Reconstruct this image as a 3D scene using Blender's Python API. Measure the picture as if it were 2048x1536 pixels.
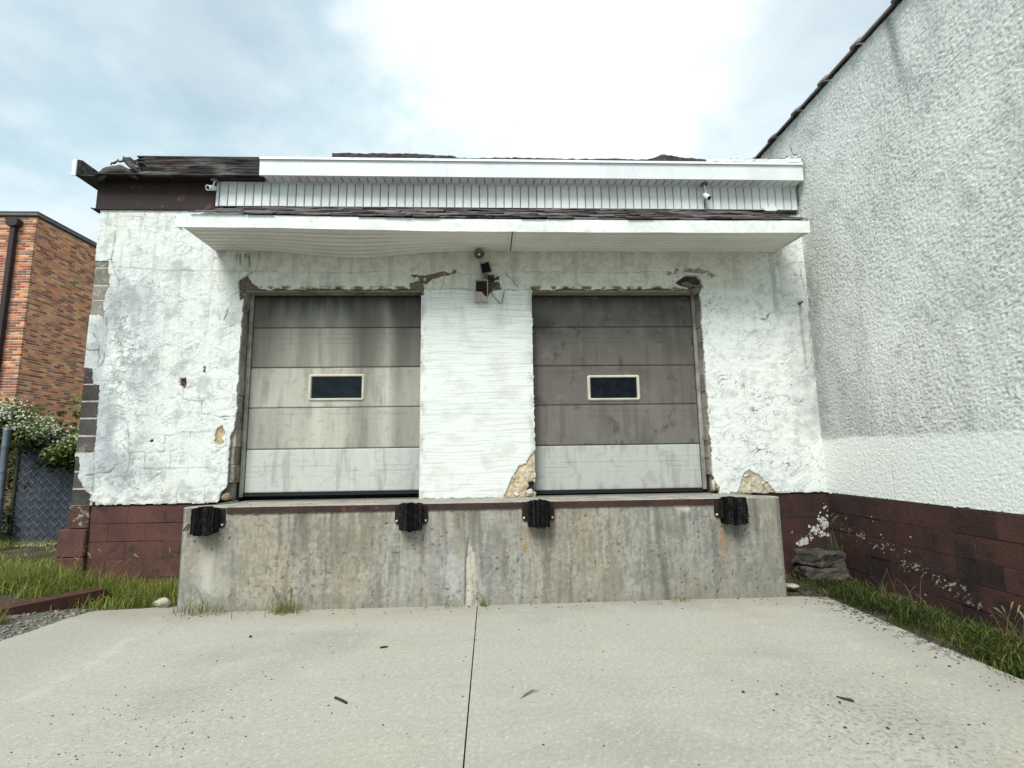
import bpy, bmesh, math, random
import numpy as np
from mathutils import Matrix, Vector

for o in list(bpy.data.objects):
    bpy.data.objects.remove(o)
S = bpy.context.scene
COL = S.collection
random.seed(7)
RNG = np.random.default_rng(11)

# ------------------------------------------------------------------ camera
EYE = Vector((0.0, -5.9, 1.38))
cam = bpy.data.objects.new('camera', bpy.data.cameras.new('camera'))
COL.objects.link(cam)
cam.data.sensor_width = 36.0
cam.data.lens = 17.746
cam.data.clip_end = 2000
yaw, pitch, roll = math.radians(-2.5218), math.radians(7.8657), math.radians(0.80656)
R = Matrix.Rotation(yaw, 3, 'Z') @ Matrix.Rotation(pitch, 3, 'X') @ Matrix.Rotation(roll, 3, 'Y')
rt, fw, up = R.col[0], R.col[1], R.col[2]
cam.matrix_world = Matrix(((rt.x, up.x, -fw.x, EYE.x), (rt.y, up.y, -fw.y, EYE.y), (rt.z, up.z, -fw.z, EYE.z), (0, 0, 0, 1)))
S.camera = cam

# ------------------------------------------------------------------ view
S.view_settings.view_transform = 'Standard'
S.view_settings.look = 'None'
S.view_settings.exposure = 0.66
S.view_settings.gamma = 1.0
S.view_settings.use_curve_mapping = False
S.render.engine = 'CYCLES'
S.cycles.max_bounces = 6
S.cycles.use_denoising = True

# ------------------------------------------------------------------ sun (soft, through thin cloud) and sky
SUN_EL = math.radians(50)
SUN_DIR = Vector((-0.42, -0.90, 0)).normalized() * math.cos(SUN_EL) + Vector((0, 0, math.sin(SUN_EL)))
sl = bpy.data.lights.new('sun', 'SUN')
sl.energy = 2.4
sl.angle = math.radians(24)
sl.color = (1.0, 0.965, 0.92)
sun = bpy.data.objects.new('sun', sl)
COL.objects.link(sun)
sun.rotation_euler = SUN_DIR.to_track_quat('Z', 'Y').to_euler()
sun.location = (0, -20, 30)

W = bpy.data.worlds.new('World')
S.world = W
W.use_nodes = True
nt = W.node_tree
nt.nodes.clear()


class NB:
    """small node builder"""
    def __init__(self, tree):
        self.t = tree

    def n(self, kind, ins=None, **kw):
        nd = self.t.nodes.new(kind)
        for k, v in kw.items():
            setattr(nd, k, v)
        for k, v in (ins or {}).items():
            if hasattr(v, 'is_linked') or isinstance(v, bpy.types.NodeSocket):
                self.t.links.new(v, nd.inputs[k])
            else:
                nd.inputs[k].default_value = v
        return nd

    def math(self, op, a, b=0.0, clamp=False):
        return self.n('ShaderNodeMath', {0: a, 1: b}, operation=op, use_clamp=clamp).outputs[0]

    def ramp(self, x, lo, hi, a=0.0, b=1.0):
        return self.n('ShaderNodeMapRange', {0: x, 1: lo, 2: hi, 3: a, 4: b}, interpolation_type='SMOOTHSTEP').outputs[0]

    def noise(self, vec, scale, detail=4.0, rough=0.55):
        return self.n('ShaderNodeTexNoise', {'Vector': vec, 'Scale': scale, 'Detail': detail, 'Roughness': rough}).outputs[0]

    def mix(self, f, a, b, blend='MIX'):
        nd = self.n('ShaderNodeMix', data_type='RGBA', blend_type=blend)
        for i, v in ((0, f), (6, a), (7, b)):
            if isinstance(v, bpy.types.NodeSocket):
                self.t.links.new(v, nd.inputs[i])
            else:
                nd.inputs[i].default_value = (*v, 1) if isinstance(v, tuple) and len(v) == 3 else v
        return nd.outputs[2]


b = NB(nt)
sky = b.n('ShaderNodeTexSky', sky_type='NISHITA', sun_disc=False)
sky.sun_elevation = SUN_EL
sky.sun_rotation = math.atan2(SUN_DIR.x, SUN_DIR.y)
sky.air_density = 1.0
sky.dust_density = 1.6
sky.ozone_density = 1.0
tc = b.n('ShaderNodeTexCoord').outputs['Generated']
sp = b.n('ShaderNodeSeparateXYZ', {0: tc})
den = b.math('ADD', b.math('MAXIMUM', sp.outputs[2], 0.0), 0.22)
cv = b.n('ShaderNodeCombineXYZ', {0: b.math('DIVIDE', sp.outputs[0], den), 1: b.math('DIVIDE', sp.outputs[1], den), 2: 0.37}).outputs[0]
n1 = b.noise(cv, 0.62, 6, 0.5)
n2 = b.noise(cv, 1.9, 6, 0.55)
cl = b.math('ADD', b.math('MULTIPLY', n1, 0.72), b.math('MULTIPLY', n2, 0.28))
# the thick bright cloud bank that stands over the roof in the photograph
gl = b.n('ShaderNodeVectorMath', {0: tc, 1: (0.126, 0.761, 0.636)}, operation='DOT_PRODUCT').outputs['Value']
cl = b.math('ADD', cl, b.ramp(gl, 0.95, 1.0, 0.0, 0.10))
thick = b.ramp(cl, 0.40, 0.64)
grey = b.ramp(b.noise(cv, 2.6, 8, 0.6), 0.40, 0.66)
cloudcol = b.mix(grey, (0.61, 0.675, 0.70), (0.445, 0.575, 0.62))
glow = b.math('ADD', gl, b.math('MULTIPLY', b.math('SUBTRACT', b.noise(cv, 2.3, 8, 0.62), 0.5), 0.24))
cloudcol = b.mix(b.ramp(glow, 0.945, 1.025), cloudcol, (0.90, 0.915, 0.92))
bg1 = b.n('ShaderNodeBackground', {0: b.mix(1.0, sky.outputs[0], (0.90, 1.18, 1.04), 'MULTIPLY'), 1: 0.108})
bg2 = b.n('ShaderNodeBackground', {0: cloudcol, 1: 1.0})
fac = b.math('ADD', b.math('MULTIPLY', thick, 0.50), 0.48)
mx = b.n('ShaderNodeMixShader', {0: fac, 1: bg1.outputs[0], 2: bg2.outputs[0]})
b.n('ShaderNodeOutputWorld', {0: mx.outputs[0]})


# ------------------------------------------------------------------ helpers
def lin(r, g, bb):
    f = lambda c: (c / 255 / 12.92) if c / 255 <= 0.04045 else ((c / 255 + 0.055) / 1.055) ** 2.4
    return np.array((f(r), f(g), f(bb)))


_perm = {}


def perlin(x, y, seed=0):
    if seed not in _perm:
        r = np.random.default_rng(1000 + seed).random((256, 256)) * 2 * np.pi
        _perm[seed] = (np.cos(r).astype(np.float32), np.sin(r).astype(np.float32))
    gx, gy = _perm[seed]
    x = np.asarray(x, np.float32); y = np.asarray(y, np.float32)
    xi = np.floor(x).astype(np.int32); yi = np.floor(y).astype(np.int32)
    xf = x - xi; yf = y - yi
    u = xf * xf * xf * (xf * (xf * 6 - 15) + 10); v = yf * yf * yf * (yf * (yf * 6 - 15) + 10)
    a, c, d, e = xi & 255, (xi + 1) & 255, yi & 255, (yi + 1) & 255
    g = lambda i, j, dx, dy: gx[i, j] * dx + gy[i, j] * dy
    p = g(a, d, xf, yf) * (1 - u) + g(c, d, xf - 1, yf) * u
    q = g(a, e, xf, yf - 1) * (1 - u) + g(c, e, xf - 1, yf - 1) * u
    return (p * (1 - v) + q * v) * 1.5


def fbm(x, y, oct=4, seed=0, gain=0.5):
    t = 0; a = 1.0; s = 0
    for k in range(oct):
        t = t + a * perlin(x * 2 ** k, y * 2 ** k, seed + 17 * k); s += a; a *= gain
    return t / s


def sst(x, lo, hi):
    t = np.clip((x - lo) / (hi - lo), 0, 1)
    return t * t * (3 - 2 * t)


def inpoly(X, Z, poly):
    m = np.zeros(X.shape, bool)
    xs = [p[0] for p in poly]; zs = [p[1] for p in poly]
    bb = (X > min(xs)) & (X < max(xs)) & (Z > min(zs)) & (Z < max(zs))
    x = X[bb]; z = Z[bb]; r = np.zeros(x.shape, bool)
    for (x1, z1), (x2, z2) in zip(poly, poly[1:] + poly[:1]):
        if z1 != z2:
            r ^= ((z1 > z) != (z2 > z)) & (x < (x2 - x1) * (z - z1) / (z2 - z1) + x1)
    m[bb] = r
    return m


def lined(X, Z, pts, w):
    """soft mask around a polyline"""
    m = np.zeros(X.shape, np.float32)
    for (x1, z1), (x2, z2) in zip(pts, pts[1:]):
        bb = (X > min(x1, x2) - 3 * w) & (X < max(x1, x2) + 3 * w) & (Z > min(z1, z2) - 3 * w) & (Z < max(z1, z2) + 3 * w)
        x = X[bb]; z = Z[bb]; dx, dz = x2 - x1, z2 - z1
        t = np.clip(((x - x1) * dx + (z - z1) * dz) / (dx * dx + dz * dz + 1e-9), 0, 1)
        d = np.hypot(x - x1 - t * dx, z - z1 - t * dz)
        m[bb] = np.maximum(m[bb], np.exp(-(d / w) ** 2))
    return m


def blend(C, f, col):
    f = np.clip(f, 0, 1)[..., None]
    return C * (1 - f) + np.asarray(col, np.float32) * f


def link(o, parent=None):
    COL.objects.link(o)
    if parent is not None:
        o.parent = parent
    return o


def obj(name, me, m=None, parent=None, **props):
    o = bpy.data.objects.new(name, me)
    if m is not None and len(me.materials) == 0:
        me.materials.append(m)
    for k, v in props.items():
        o[k] = v
    return link(o, parent)


def empty(name, label=None, category=None, group=None, kind=None, loc=(0, 0, 0)):
    """things are built in world coordinates, so the root stays unrotated; loc is its base point"""
    o = bpy.data.objects.new(name, None)
    o.empty_display_size = 0.2
    if label: o['label'] = label
    if category: o['category'] = category
    if group: o['group'] = group
    if kind: o['kind'] = kind
    return link(o)


def tag(o, label=None, category=None, group=None, kind=None):
    if label: o['label'] = label
    if category: o['category'] = category
    if group: o['group'] = group
    if kind: o['kind'] = kind
    return o


def sheet(name, U, V, P, H=None, C=None, keep=None, depth=None, m=None, parent=None, smooth=True):
    """relief grid: P(U,V,H) -> xyz arrays; keep = face mask; depth = vector the cut edges are carried back by"""
    UU, VV = np.meshgrid(U, V, indexing='ij')
    if H is None: H = np.zeros_like(UU)
    nu, nv = UU.shape
    x, y, z = P(UU, VV, H)
    co = np.stack([np.broadcast_to(a, UU.shape) for a in (x, y, z)], -1).reshape(-1, 3).astype(np.float32)
    idx = np.arange(nu * nv).reshape(nu, nv)
    K = np.ones((nu - 1, nv - 1), bool) if keep is None else keep
    quads = np.stack([idx[:-1, :-1], idx[1:, :-1], idx[1:, 1:], idx[:-1, 1:]], -1)[K]
    col = None if C is None else np.concatenate([C.reshape(-1, 3), np.ones((nu * nv, 1))], 1).astype(np.float32)
    nsm = len(quads)
    if depth is not None:
        Kp = np.pad(K, 1)
        E = []
        c = Kp[1:-1, 1:-1]
        for sh, (a, bq) in (((Kp[1:-1, :-2]), (idx[:-1, :-1], idx[1:, :-1])), ((Kp[1:-1, 2:]), (idx[1:, 1:], idx[:-1, 1:])),
                            ((Kp[:-2, 1:-1]), (idx[:-1, 1:], idx[:-1, :-1])), ((Kp[2:, 1:-1]), (idx[1:, :-1], idx[1:, 1:]))):
            s = c & ~sh
            E.append(np.stack([a[s], bq[s]], -1))
        E = np.concatenate(E)
        n0 = len(co)
        va, vb = co[E[:, 0]], co[E[:, 1]]
        d = np.asarray(depth, np.float32)
        co = np.concatenate([co, va, vb, va + d, vb + d])
        k = len(E); r = np.arange(k) + n0
        quads = np.concatenate([quads, np.stack([r + k, r, r + 2 * k, r + 3 * k], -1)])
        if col is not None:
            col = np.concatenate([col, col[E[:, 0]], col[E[:, 1]], col[E[:, 0]] * 0.8, col[E[:, 1]] * 0.8])
    me = bpy.data.meshes.new(name)
    me.vertices.add(len(co)); me.vertices.foreach_set('co', co.ravel())
    me.loops.add(quads.size); me.loops.foreach_set('vertex_index', quads.astype(np.int32).ravel())
    me.polygons.add(len(quads))
    me.polygons.foreach_set('loop_start', np.arange(0, quads.size, 4, dtype=np.int32))
    me.polygons.foreach_set('loop_total', np.full(len(quads), 4, np.int32))
    sm = np.zeros(len(quads), bool); sm[:nsm] = smooth
    me.polygons.foreach_set('use_smooth', sm)
    me.update(calc_edges=True)
    if col is not None:
        at = me.color_attributes.new('col', 'FLOAT_COLOR', 'POINT')
        at.data.foreach_set('color', col.ravel())
    return obj(name, me, m, parent)


class MB:
    """collects boxes, tubes, prisms and loose faces; build() links them as one mesh object"""
    def __init__(self):
        self.v = []; self.f = []; self.s = []; self.c = []; self.cur = (1, 1, 1)

    def add(self, vs, fs, smooth=False):
        k = len(self.v)
        self.v += [tuple(p) for p in vs]
        self.c += [self.cur] * len(vs)
        self.f += [tuple(i + k for i in f) for f in fs]
        self.s += [smooth] * len(fs)
        return self

    def box(self, x0, x1, y0, y1, z0, z1, jit=0.0, mat=None):
        p = [(x, y, z) for z in (z0, z1) for y in (y0, y1) for x in (x0, x1)]
        if jit: p = [tuple(c + random.uniform(-jit, jit) for c in q) for q in p]
        if mat is not None: p = [tuple(mat @ Vector(q)) for q in p]
        return self.add(p, [(0, 2, 3, 1), (4, 5, 7, 6), (0, 1, 5, 4), (2, 6, 7, 3), (0, 4, 6, 2), (1, 3, 7, 5)])

    def bbox(self, x0, x1, y0, y1, z0, z1, bev=0.004, jit=0.0):
        """box with chamfered edges"""
        bm = bmesh.new()
        vs = [bm.verts.new((x, y, z)) for z in (z0, z1) for y in (y0, y1) for x in (x0, x1)]
        for f in [(0, 2, 3, 1), (4, 5, 7, 6), (0, 1, 5, 4), (2, 6, 7, 3), (0, 4, 6, 2), (1, 3, 7, 5)]:
            bm.faces.new([vs[i] for i in f])
        bmesh.ops.bevel(bm, geom=bm.edges[:], offset=bev, segments=1, affect='EDGES')
        bm.verts.index_update()
        P = [tuple(c + random.uniform(-jit, jit) for c in v.co) for v in bm.verts]
        F = [tuple(v.index for v in f.verts) for f in bm.faces]
        bm.free()
        return self.add(P, F)

    def tube(self, pts, rad, n=8, caps=True):
        pts = [Vector(p) for p in pts]
        rads = rad if isinstance(rad, (list, tuple)) else [rad] * len(pts)
        vs = []; fs = []
        for i, p in enumerate(pts):
            d = (pts[min(i + 1, len(pts) - 1)] - pts[max(i - 1, 0)]).normalized()
            a = d.cross(Vector((0, 0, 1)) if abs(d.z) < 0.9 else Vector((1, 0, 0))).normalized(); c = d.cross(a)
            for k in range(n):
                t = 2 * math.pi * k / n
                vs.append(p + (a * math.cos(t) + c * math.sin(t)) * rads[i])
        for i in range(len(pts) - 1):
            for k in range(n):
                fs.append((i * n + k, i * n + (k + 1) % n, (i + 1) * n + (k + 1) % n, (i + 1) * n + k))
        self.add(vs, fs, True)
        if caps:
            self.add([v for v in vs[:n]], [tuple(range(n))]); self.add([v for v in vs[-n:]], [tuple(range(n - 1, -1, -1))])
        return self

    def prism(self, poly, ax, a0, a1):
        """2-D outline carried along an axis: ax 0 -> (a, p, q), 1 -> (p, a, q), 2 -> (p, q, a)"""
        n = len(poly)
        mk = lambda p, a: (a, p[0], p[1]) if ax == 0 else ((p[0], a, p[1]) if ax == 1 else (p[0], p[1], a))
        vs = [mk(p, a0) for p in poly] + [mk(p, a1) for p in poly]
        fs = [(i, (i + 1) % n, n + (i + 1) % n, n + i) for i in range(n)] + [tuple(range(n - 1, -1, -1)), tuple(range(n, 2 * n))]
        return self.add(vs, fs)

    def mesh(self, name, col=False):
        me = bpy.data.meshes.new(name)
        me.from_pydata(self.v, [], self.f)
        me.polygons.foreach_set('use_smooth', self.s)
        if col:
            at = me.color_attributes.new('col', 'FLOAT_COLOR', 'POINT')
            at.data.foreach_set('color', np.array([(*c, 1) for c in self.c], np.float32).ravel())
        bm = bmesh.new(); bm.from_mesh(me)
        if len(self.f) < 20000: bmesh.ops.recalc_face_normals(bm, faces=bm.faces[:])
        bm.to_mesh(me); bm.free()
        return me

    def build(self, name, m, parent=None, col=False, **props):
        return obj(name, self.mesh(name, col), m, parent, **props)


def mat(name, c, c2=None, rough=0.85, scale=6.0, bump=0.0, bscale=40.0, spec=0.3, metal=0.0, attr=False, fine=0.25, fscale=60.0, stretch=None, tint=0.0, c3=None, s3=3.0, t3=(0.55, 0.62)):
    """procedural surface: two colours mixed by broad noise, a third in patches, fine grain, bump; attr=True takes colour 'col' from the mesh"""
    m = bpy.data.materials.new(name); m.use_nodes = True
    t = m.node_tree; t.nodes.clear(); b = NB(t)
    pos = b.n('ShaderNodeNewGeometry').outputs['Position']
    vec = pos
    if stretch: vec = b.n('ShaderNodeVectorMath', {0: pos, 1: stretch}, operation='MULTIPLY').outputs[0]
    if attr:
        base = b.n('ShaderNodeAttribute', attribute_name='col').outputs['Color']
    else:
        base = b.mix(b.ramp(b.noise(vec, scale, 6, 0.6), 0.35, 0.68), tuple(c), tuple(c2 if c2 is not None else c))
        if c3 is not None:
            base = b.mix(b.ramp(b.noise(vec, s3, 8, 0.65), *t3), base, tuple(c3))
    g = b.noise(pos, fscale, 5, 0.65)
    base = b.mix(1.0, base, b.n('ShaderNodeCombineColor', {0: (v := b.ramp(g, 0.25, 0.75, 1 - fine, 1 + fine)), 1: v, 2: v}).outputs[0], 'MULTIPLY')
    if tint:
        rnd = b.n('ShaderNodeObjectInfo').outputs['Random']
        v2 = b.ramp(rnd, 0.0, 1.0, 1 - tint, 1 + tint)
        base = b.mix(1.0, base, b.n('ShaderNodeCombineColor', {0: v2, 1: v2, 2: v2}).outputs[0], 'MULTIPLY')
    p = b.n('ShaderNodeBsdfPrincipled', {'Base Color': base, 'Roughness': rough, 'Metallic': metal, 'Specular IOR Level': spec})
    if bump:
        bp = b.n('ShaderNodeBump', {'Strength': 1.0, 'Distance': bump, 'Height': b.noise(vec if stretch else pos, bscale, 6, 0.6)})
        t.links.new(bp.outputs[0], p.inputs['Normal'])
    b.n('ShaderNodeOutputMaterial', {0: p.outputs[0]})
    return m


M = {}
M['stucco'] = mat('stucco', (1, 1, 1), attr=True, fine=0.10, fscale=90, bump=0.0025, bscale=80, rough=0.9, spec=0.2)
M['rough_stucco'] = mat('rough_stucco', (1, 1, 1), attr=True, fine=0.20, fscale=95, bump=0.005, bscale=75, rough=0.95, spec=0.15)
M['concrete'] = mat('concrete', (1, 1, 1), attr=True, fine=0.16, fscale=120, bump=0.003, bscale=90, rough=0.9, spec=0.25)
M['door_paint'] = mat('door_paint', (1, 1, 1), attr=True, fine=0.08, fscale=200, bump=0.0006, bscale=160, rough=0.55, spec=0.35)
M['old_wood'] = mat('old_wood', (1, 1, 1), attr=True, fine=0.25, fscale=60, bump=0.004, bscale=14, rough=0.95, spec=0.1, stretch=(0.12, 1, 1))
M['brick'] = mat('brick', (1, 1, 1), attr=True, fine=0.22, fscale=45, bump=0.004, bscale=50, rough=0.92, spec=0.15)
M['mortar'] = mat('mortar', (0.82, 0.70, 0.57), (0.72, 0.60, 0.48), fine=0.12, bump=0.003)
M['block_pale'] = mat('block_pale', (0.27, 0.245, 0.20), (0.16, 0.145, 0.12), scale=7, fine=0.3, fscale=110, bump=0.006, bscale=110, tint=0.2, c3=(0.38, 0.36, 0.31), s3=6)
M['block'] = mat('block', (0.085, 0.074, 0.068), (0.055, 0.048, 0.045), scale=5, fine=0.3, fscale=110, bump=0.006, bscale=110, tint=0.3, c3=(0.15, 0.135, 0.12), s3=4.5)
M['block_mortar'] = mat('block_mortar', (0.50, 0.485, 0.45), (0.34, 0.325, 0.30), scale=8, fine=0.2, bump=0.004)
M['jamb'] = mat('jamb', (0.33, 0.30, 0.25), (0.22, 0.195, 0.16), scale=5, fine=0.25, bump=0.006, bscale=35, tint=0.16, c3=(0.12, 0.10, 0.085), s3=5, t3=(0.58, 0.66))
M['rough_mortar'] = mat('rough_mortar', (0.13, 0.105, 0.085), (0.20, 0.17, 0.135), scale=18, fine=0.3, bump=0.012, bscale=40)
M['cavity'] = mat('cavity', (0.03, 0.026, 0.022), (0.05, 0.042, 0.034), fine=0.3, bump=0.01)
M['brown_paint'] = mat('brown_paint', (0.108, 0.046, 0.036), (0.072, 0.033, 0.027), scale=3, fine=0.18, fscale=50, bump=0.004, bscale=30, rough=0.8, tint=0.12, c3=(0.035, 0.024, 0.021), s3=4.0, t3=(0.54, 0.70))
M['brown_dark'] = mat('brown_dark', (0.056, 0.024, 0.020), (0.034, 0.018, 0.016), scale=2.2, fine=0.22, fscale=50, bump=0.005, bscale=30, rough=0.85, tint=0.12, c3=(0.018, 0.014, 0.013), s3=2.6, t3=(0.50, 0.62))  # brown base paint in a darker tone
M['brown_steel'] = mat('brown_steel', (0.055, 0.024, 0.020), (0.028, 0.016, 0.015), scale=6, fine=0.3, bump=0.003, rough=0.7, c3=(0.12, 0.055, 0.028), s3=7, t3=(0.58, 0.68))
M['dark_steel'] = mat('dark_steel', (0.028, 0.015, 0.014), (0.018, 0.011, 0.011), scale=4, fine=0.25, bump=0.002, rough=0.7, c3=(0.10, 0.042, 0.02), s3=7, t3=(0.57, 0.68))
M['rust_beam'] = mat('rust_beam', (0.085, 0.032, 0.022), (0.05, 0.022, 0.018), scale=7, fine=0.3, bump=0.003, rough=0.85)
M['white_metal'] = mat('white_metal', (0.72, 0.75, 0.76), (0.64, 0.67, 0.68), scale=2.5, fine=0.05, fscale=30, rough=0.4, spec=0.4)
M['white_dented'] = mat('white_dented', (0.76, 0.78, 0.76), (0.64, 0.655, 0.625), scale=3.0, fine=0.10, fscale=18, rough=0.42, spec=0.4, c3=(0.42, 0.42, 0.38), s3=4.2, t3=(0.60, 0.78))
M['siding'] = mat('siding', (0.70, 0.72, 0.72), (0.63, 0.645, 0.64), scale=3, fine=0.05, fscale=25, rough=0.45, spec=0.35, tint=0.05)
M['soffit'] = mat('soffit', (0.72, 0.705, 0.655), (0.64, 0.625, 0.575), scale=2.2, fine=0.06, fscale=25, rough=0.5, tint=0.03)
M['groove'] = mat('groove', (0.15, 0.155, 0.155), (0.11, 0.11, 0.11), fine=0.1)
M['shingle'] = mat('shingle', (0.11, 0.095, 0.092), (0.07, 0.062, 0.062), scale=9, fine=0.4, fscale=160, bump=0.003, bscale=200, rough=0.95, tint=0.5)
M['membrane'] = mat('membrane', (0.035, 0.033, 0.033), (0.07, 0.066, 0.062), scale=6, fine=0.3, bump=0.004, bscale=50)
M['membrane_grey'] = mat('membrane_grey', (0.30, 0.31, 0.29), (0.16, 0.165, 0.16), scale=5, fine=0.2, bump=0.003, bscale=40)
M['track'] = mat('track', (0.42, 0.41, 0.38), (0.25, 0.235, 0.21), scale=6, fine=0.15, rough=0.5, metal=0.3)
M['window_frame'] = mat('window_frame', (0.60, 0.57, 0.48), (0.48, 0.45, 0.37), scale=6, fine=0.08, rough=0.5)
M['rubber'] = mat('rubber', (0.005, 0.005, 0.006), (0.016, 0.015, 0.015), scale=26, fine=0.5, fscale=90, bump=0.008, bscale=60, rough=0.85, spec=0.08, tint=0.6)
M['plate'] = mat('plate', (0.02, 0.014, 0.014), (0.035, 0.02, 0.018), scale=12, fine=0.3, rough=0.6, metal=0.4)
M['bolt'] = mat('bolt', (0.62, 0.60, 0.56), (0.48, 0.46, 0.42), scale=30, fine=0.1, rough=0.4, metal=0.5)
M['black'] = mat('black', (0.012, 0.012, 0.013), fine=0.2, rough=0.5)
M['cam_white'] = mat('cam_white', (0.72, 0.72, 0.72), fine=0.03, rough=0.35)
M['grey_metal'] = mat('grey_metal', (0.22, 0.215, 0.20), (0.13, 0.12, 0.11), scale=14, fine=0.2, rough=0.6, metal=0.2)
M['box_cream'] = mat('box_cream', (0.40, 0.38, 0.32), (0.28, 0.26, 0.21), scale=16, fine=0.15, rough=0.6, c3=(0.08, 0.035, 0.02), s3=14, t3=(0.6, 0.66))
M['rust'] = mat('rust', (0.07, 0.032, 0.02), (0.03, 0.018, 0.014), scale=18, fine=0.3, bump=0.003)
M['coping_tile'] = mat('coping_tile', (0.22, 0.19, 0.18), (0.14, 0.125, 0.125), scale=5, fine=0.25, bump=0.003, bscale=50, rough=0.7, tint=0.1)
M['coping'] = mat('coping', (0.16, 0.145, 0.13), (0.12, 0.11, 0.10), scale=3, fine=0.08, rough=0.5, metal=0.2)
M['downpipe'] = mat('downpipe', (0.032, 0.022, 0.022), (0.04, 0.028, 0.028), fine=0.1, rough=0.45)
M['fence_steel'] = mat('fence_steel', (0.17, 0.21, 0.25), (0.12, 0.14, 0.16), scale=5, fine=0.15, rough=0.5, metal=0.3)
M['gate_steel'] = mat('gate_steel', (0.07, 0.085, 0.06), (0.05, 0.06, 0.05), scale=7, fine=0.25, rough=0.6, metal=0.2)
M['slat'] = mat('slat', (0.055, 0.064, 0.083), (0.043, 0.05, 0.066), scale=2, fine=0.12, rough=0.55, tint=0.1)
M['wire'] = mat('wire', (0.12, 0.135, 0.16), fine=0.1, rough=0.5, metal=0.3)
M['stone'] = mat('stone', (0.42, 0.38, 0.30), (0.26, 0.23, 0.18), scale=9, fine=0.3, bump=0.01, bscale=25)
M['dark_stone'] = mat('dark_stone', (0.075, 0.065, 0.055), (0.03, 0.027, 0.024), scale=7, fine=0.4, bump=0.015, bscale=22, c3=(0.26, 0.23, 0.19), s3=8, t3=(0.62, 0.68))
M['peel_white'] = mat('peel_white', (0.58, 0.56, 0.52), (0.42, 0.39, 0.33), scale=20, fine=0.2)
M['twig'] = mat('twig', (0.03, 0.025, 0.022), (0.05, 0.04, 0.03), scale=30, fine=0.3)
M['dry_leaf'] = mat('dry_leaf', (0.20, 0.13, 0.08), (0.13, 0.08, 0.05), scale=30, fine=0.3)
M['board_white'] = mat('board_white', (0.72, 0.73, 0.72), (0.6, 0.6, 0.58), scale=8, fine=0.1)
M['cable'] = mat('cable', (0.02, 0.02, 0.02), (0.08, 0.07, 0.06), scale=40, fine=0.2)


def peel_mat(name, c, c2, c3, plane):
    """brown base paint flaked off along a slanting band; plane 'x' = tall wall, 'y' = facade return"""
    m = mat(name, c, c2, rough=0.85, scale=2.2, fine=0.22, fscale=50, bump=0.005, bscale=30, tint=0.10, c3=(0.020, 0.016, 0.015), s3=2.6, t3=(0.50, 0.64))
    t = m.node_tree; b = NB(t)
    p = [n for n in t.nodes if n.type == 'BSDF_PRINCIPLED'][0]
    base = p.inputs['Base Color'].links[0].from_socket
    pos = b.n('ShaderNodeNewGeometry').outputs['Position']
    s = b.n('ShaderNodeSeparateXYZ', {0: pos})
    if plane == 'x':
        d = b.math('SUBTRACT', s.outputs[2], b.math('ADD', b.math('MULTIPLY', s.outputs[1], 0.28), 0.60))
        band = b.ramp(b.math('ABSOLUTE', d), 0.0, 0.26, 1.0, 0.0)
        band = b.math('MULTIPLY', band, b.ramp(s.outputs[1], -2.3, -1.7))
        vec = b.n('ShaderNodeVectorRotate', {'Vector': pos, 'Angle': 0.75}, rotation_type='X_AXIS').outputs[0]
        vec = b.n('ShaderNodeVectorMath', {0: vec, 1: (1, 3.0, 9.0)}, operation='MULTIPLY').outputs[0]
        nz = b.noise(vec, 3.4, 6, 0.7); lo = 0.80
    else:
        d = b.math('SUBTRACT', s.outputs[2], b.math('ADD', b.math('MULTIPLY', b.math('SUBTRACT', s.outputs[0], 3.55), 0.75), 0.28))
        band = b.math('MULTIPLY', b.ramp(b.math('ABSOLUTE', d), 0.0, 0.16, 1.0, 0.0), b.ramp(s.outputs[0], 3.42, 3.62))
        nz = b.noise(pos, 11, 7, 0.7); lo = 0.70
    k = b.math('ADD', nz, b.math('MULTIPLY', band, 0.22))
    f = b.ramp(k, lo - 0.025, lo + 0.015)
    t.links.new(b.mix(f, base, b.mix(b.noise(pos, 30), tuple(c3), tuple(x * 0.55 for x in c3))), p.inputs['Base Color'])
    return m


M['brown_peel_x'] = peel_mat('brown_peel_x', (0.060, 0.026, 0.021), (0.036, 0.019, 0.017), (0.42, 0.37, 0.29), 'x')
M['brown_peel_y'] = peel_mat('brown_peel_y', (0.056, 0.024, 0.020), (0.034, 0.018, 0.016), (0.62, 0.60, 0.55), 'y')


def leaf_mat(name, rough=0.6, trans=0.35):
    m = bpy.data.materials.new(name); m.use_nodes = True
    t = m.node_tree; t.nodes.clear(); b = NB(t)
    c = b.n('ShaderNodeAttribute', attribute_name='col').outputs['Color']
    d = b.n('ShaderNodeBsdfPrincipled', {'Base Color': c, 'Roughness': rough, 'Specular IOR Level': 0.25})
    tr = b.n('ShaderNodeBsdfTranslucent', {'Color': c})
    mx = b.n('ShaderNodeMixShader', {0: trans, 1: d.outputs[0], 2: tr.outputs[0]})
    b.n('ShaderNodeOutputMaterial', {0: mx.outputs[0]})
    return m


M['leaf'] = leaf_mat('leaf')
M['blossom'] = leaf_mat('blossom', 0.7, 0.3)

m = mat('glass', (0.004, 0.007, 0.011), (0.010, 0.014, 0.018), scale=9, fine=0.3, rough=0.07, spec=0.14, fscale=25)
M['glass'] = m

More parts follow.
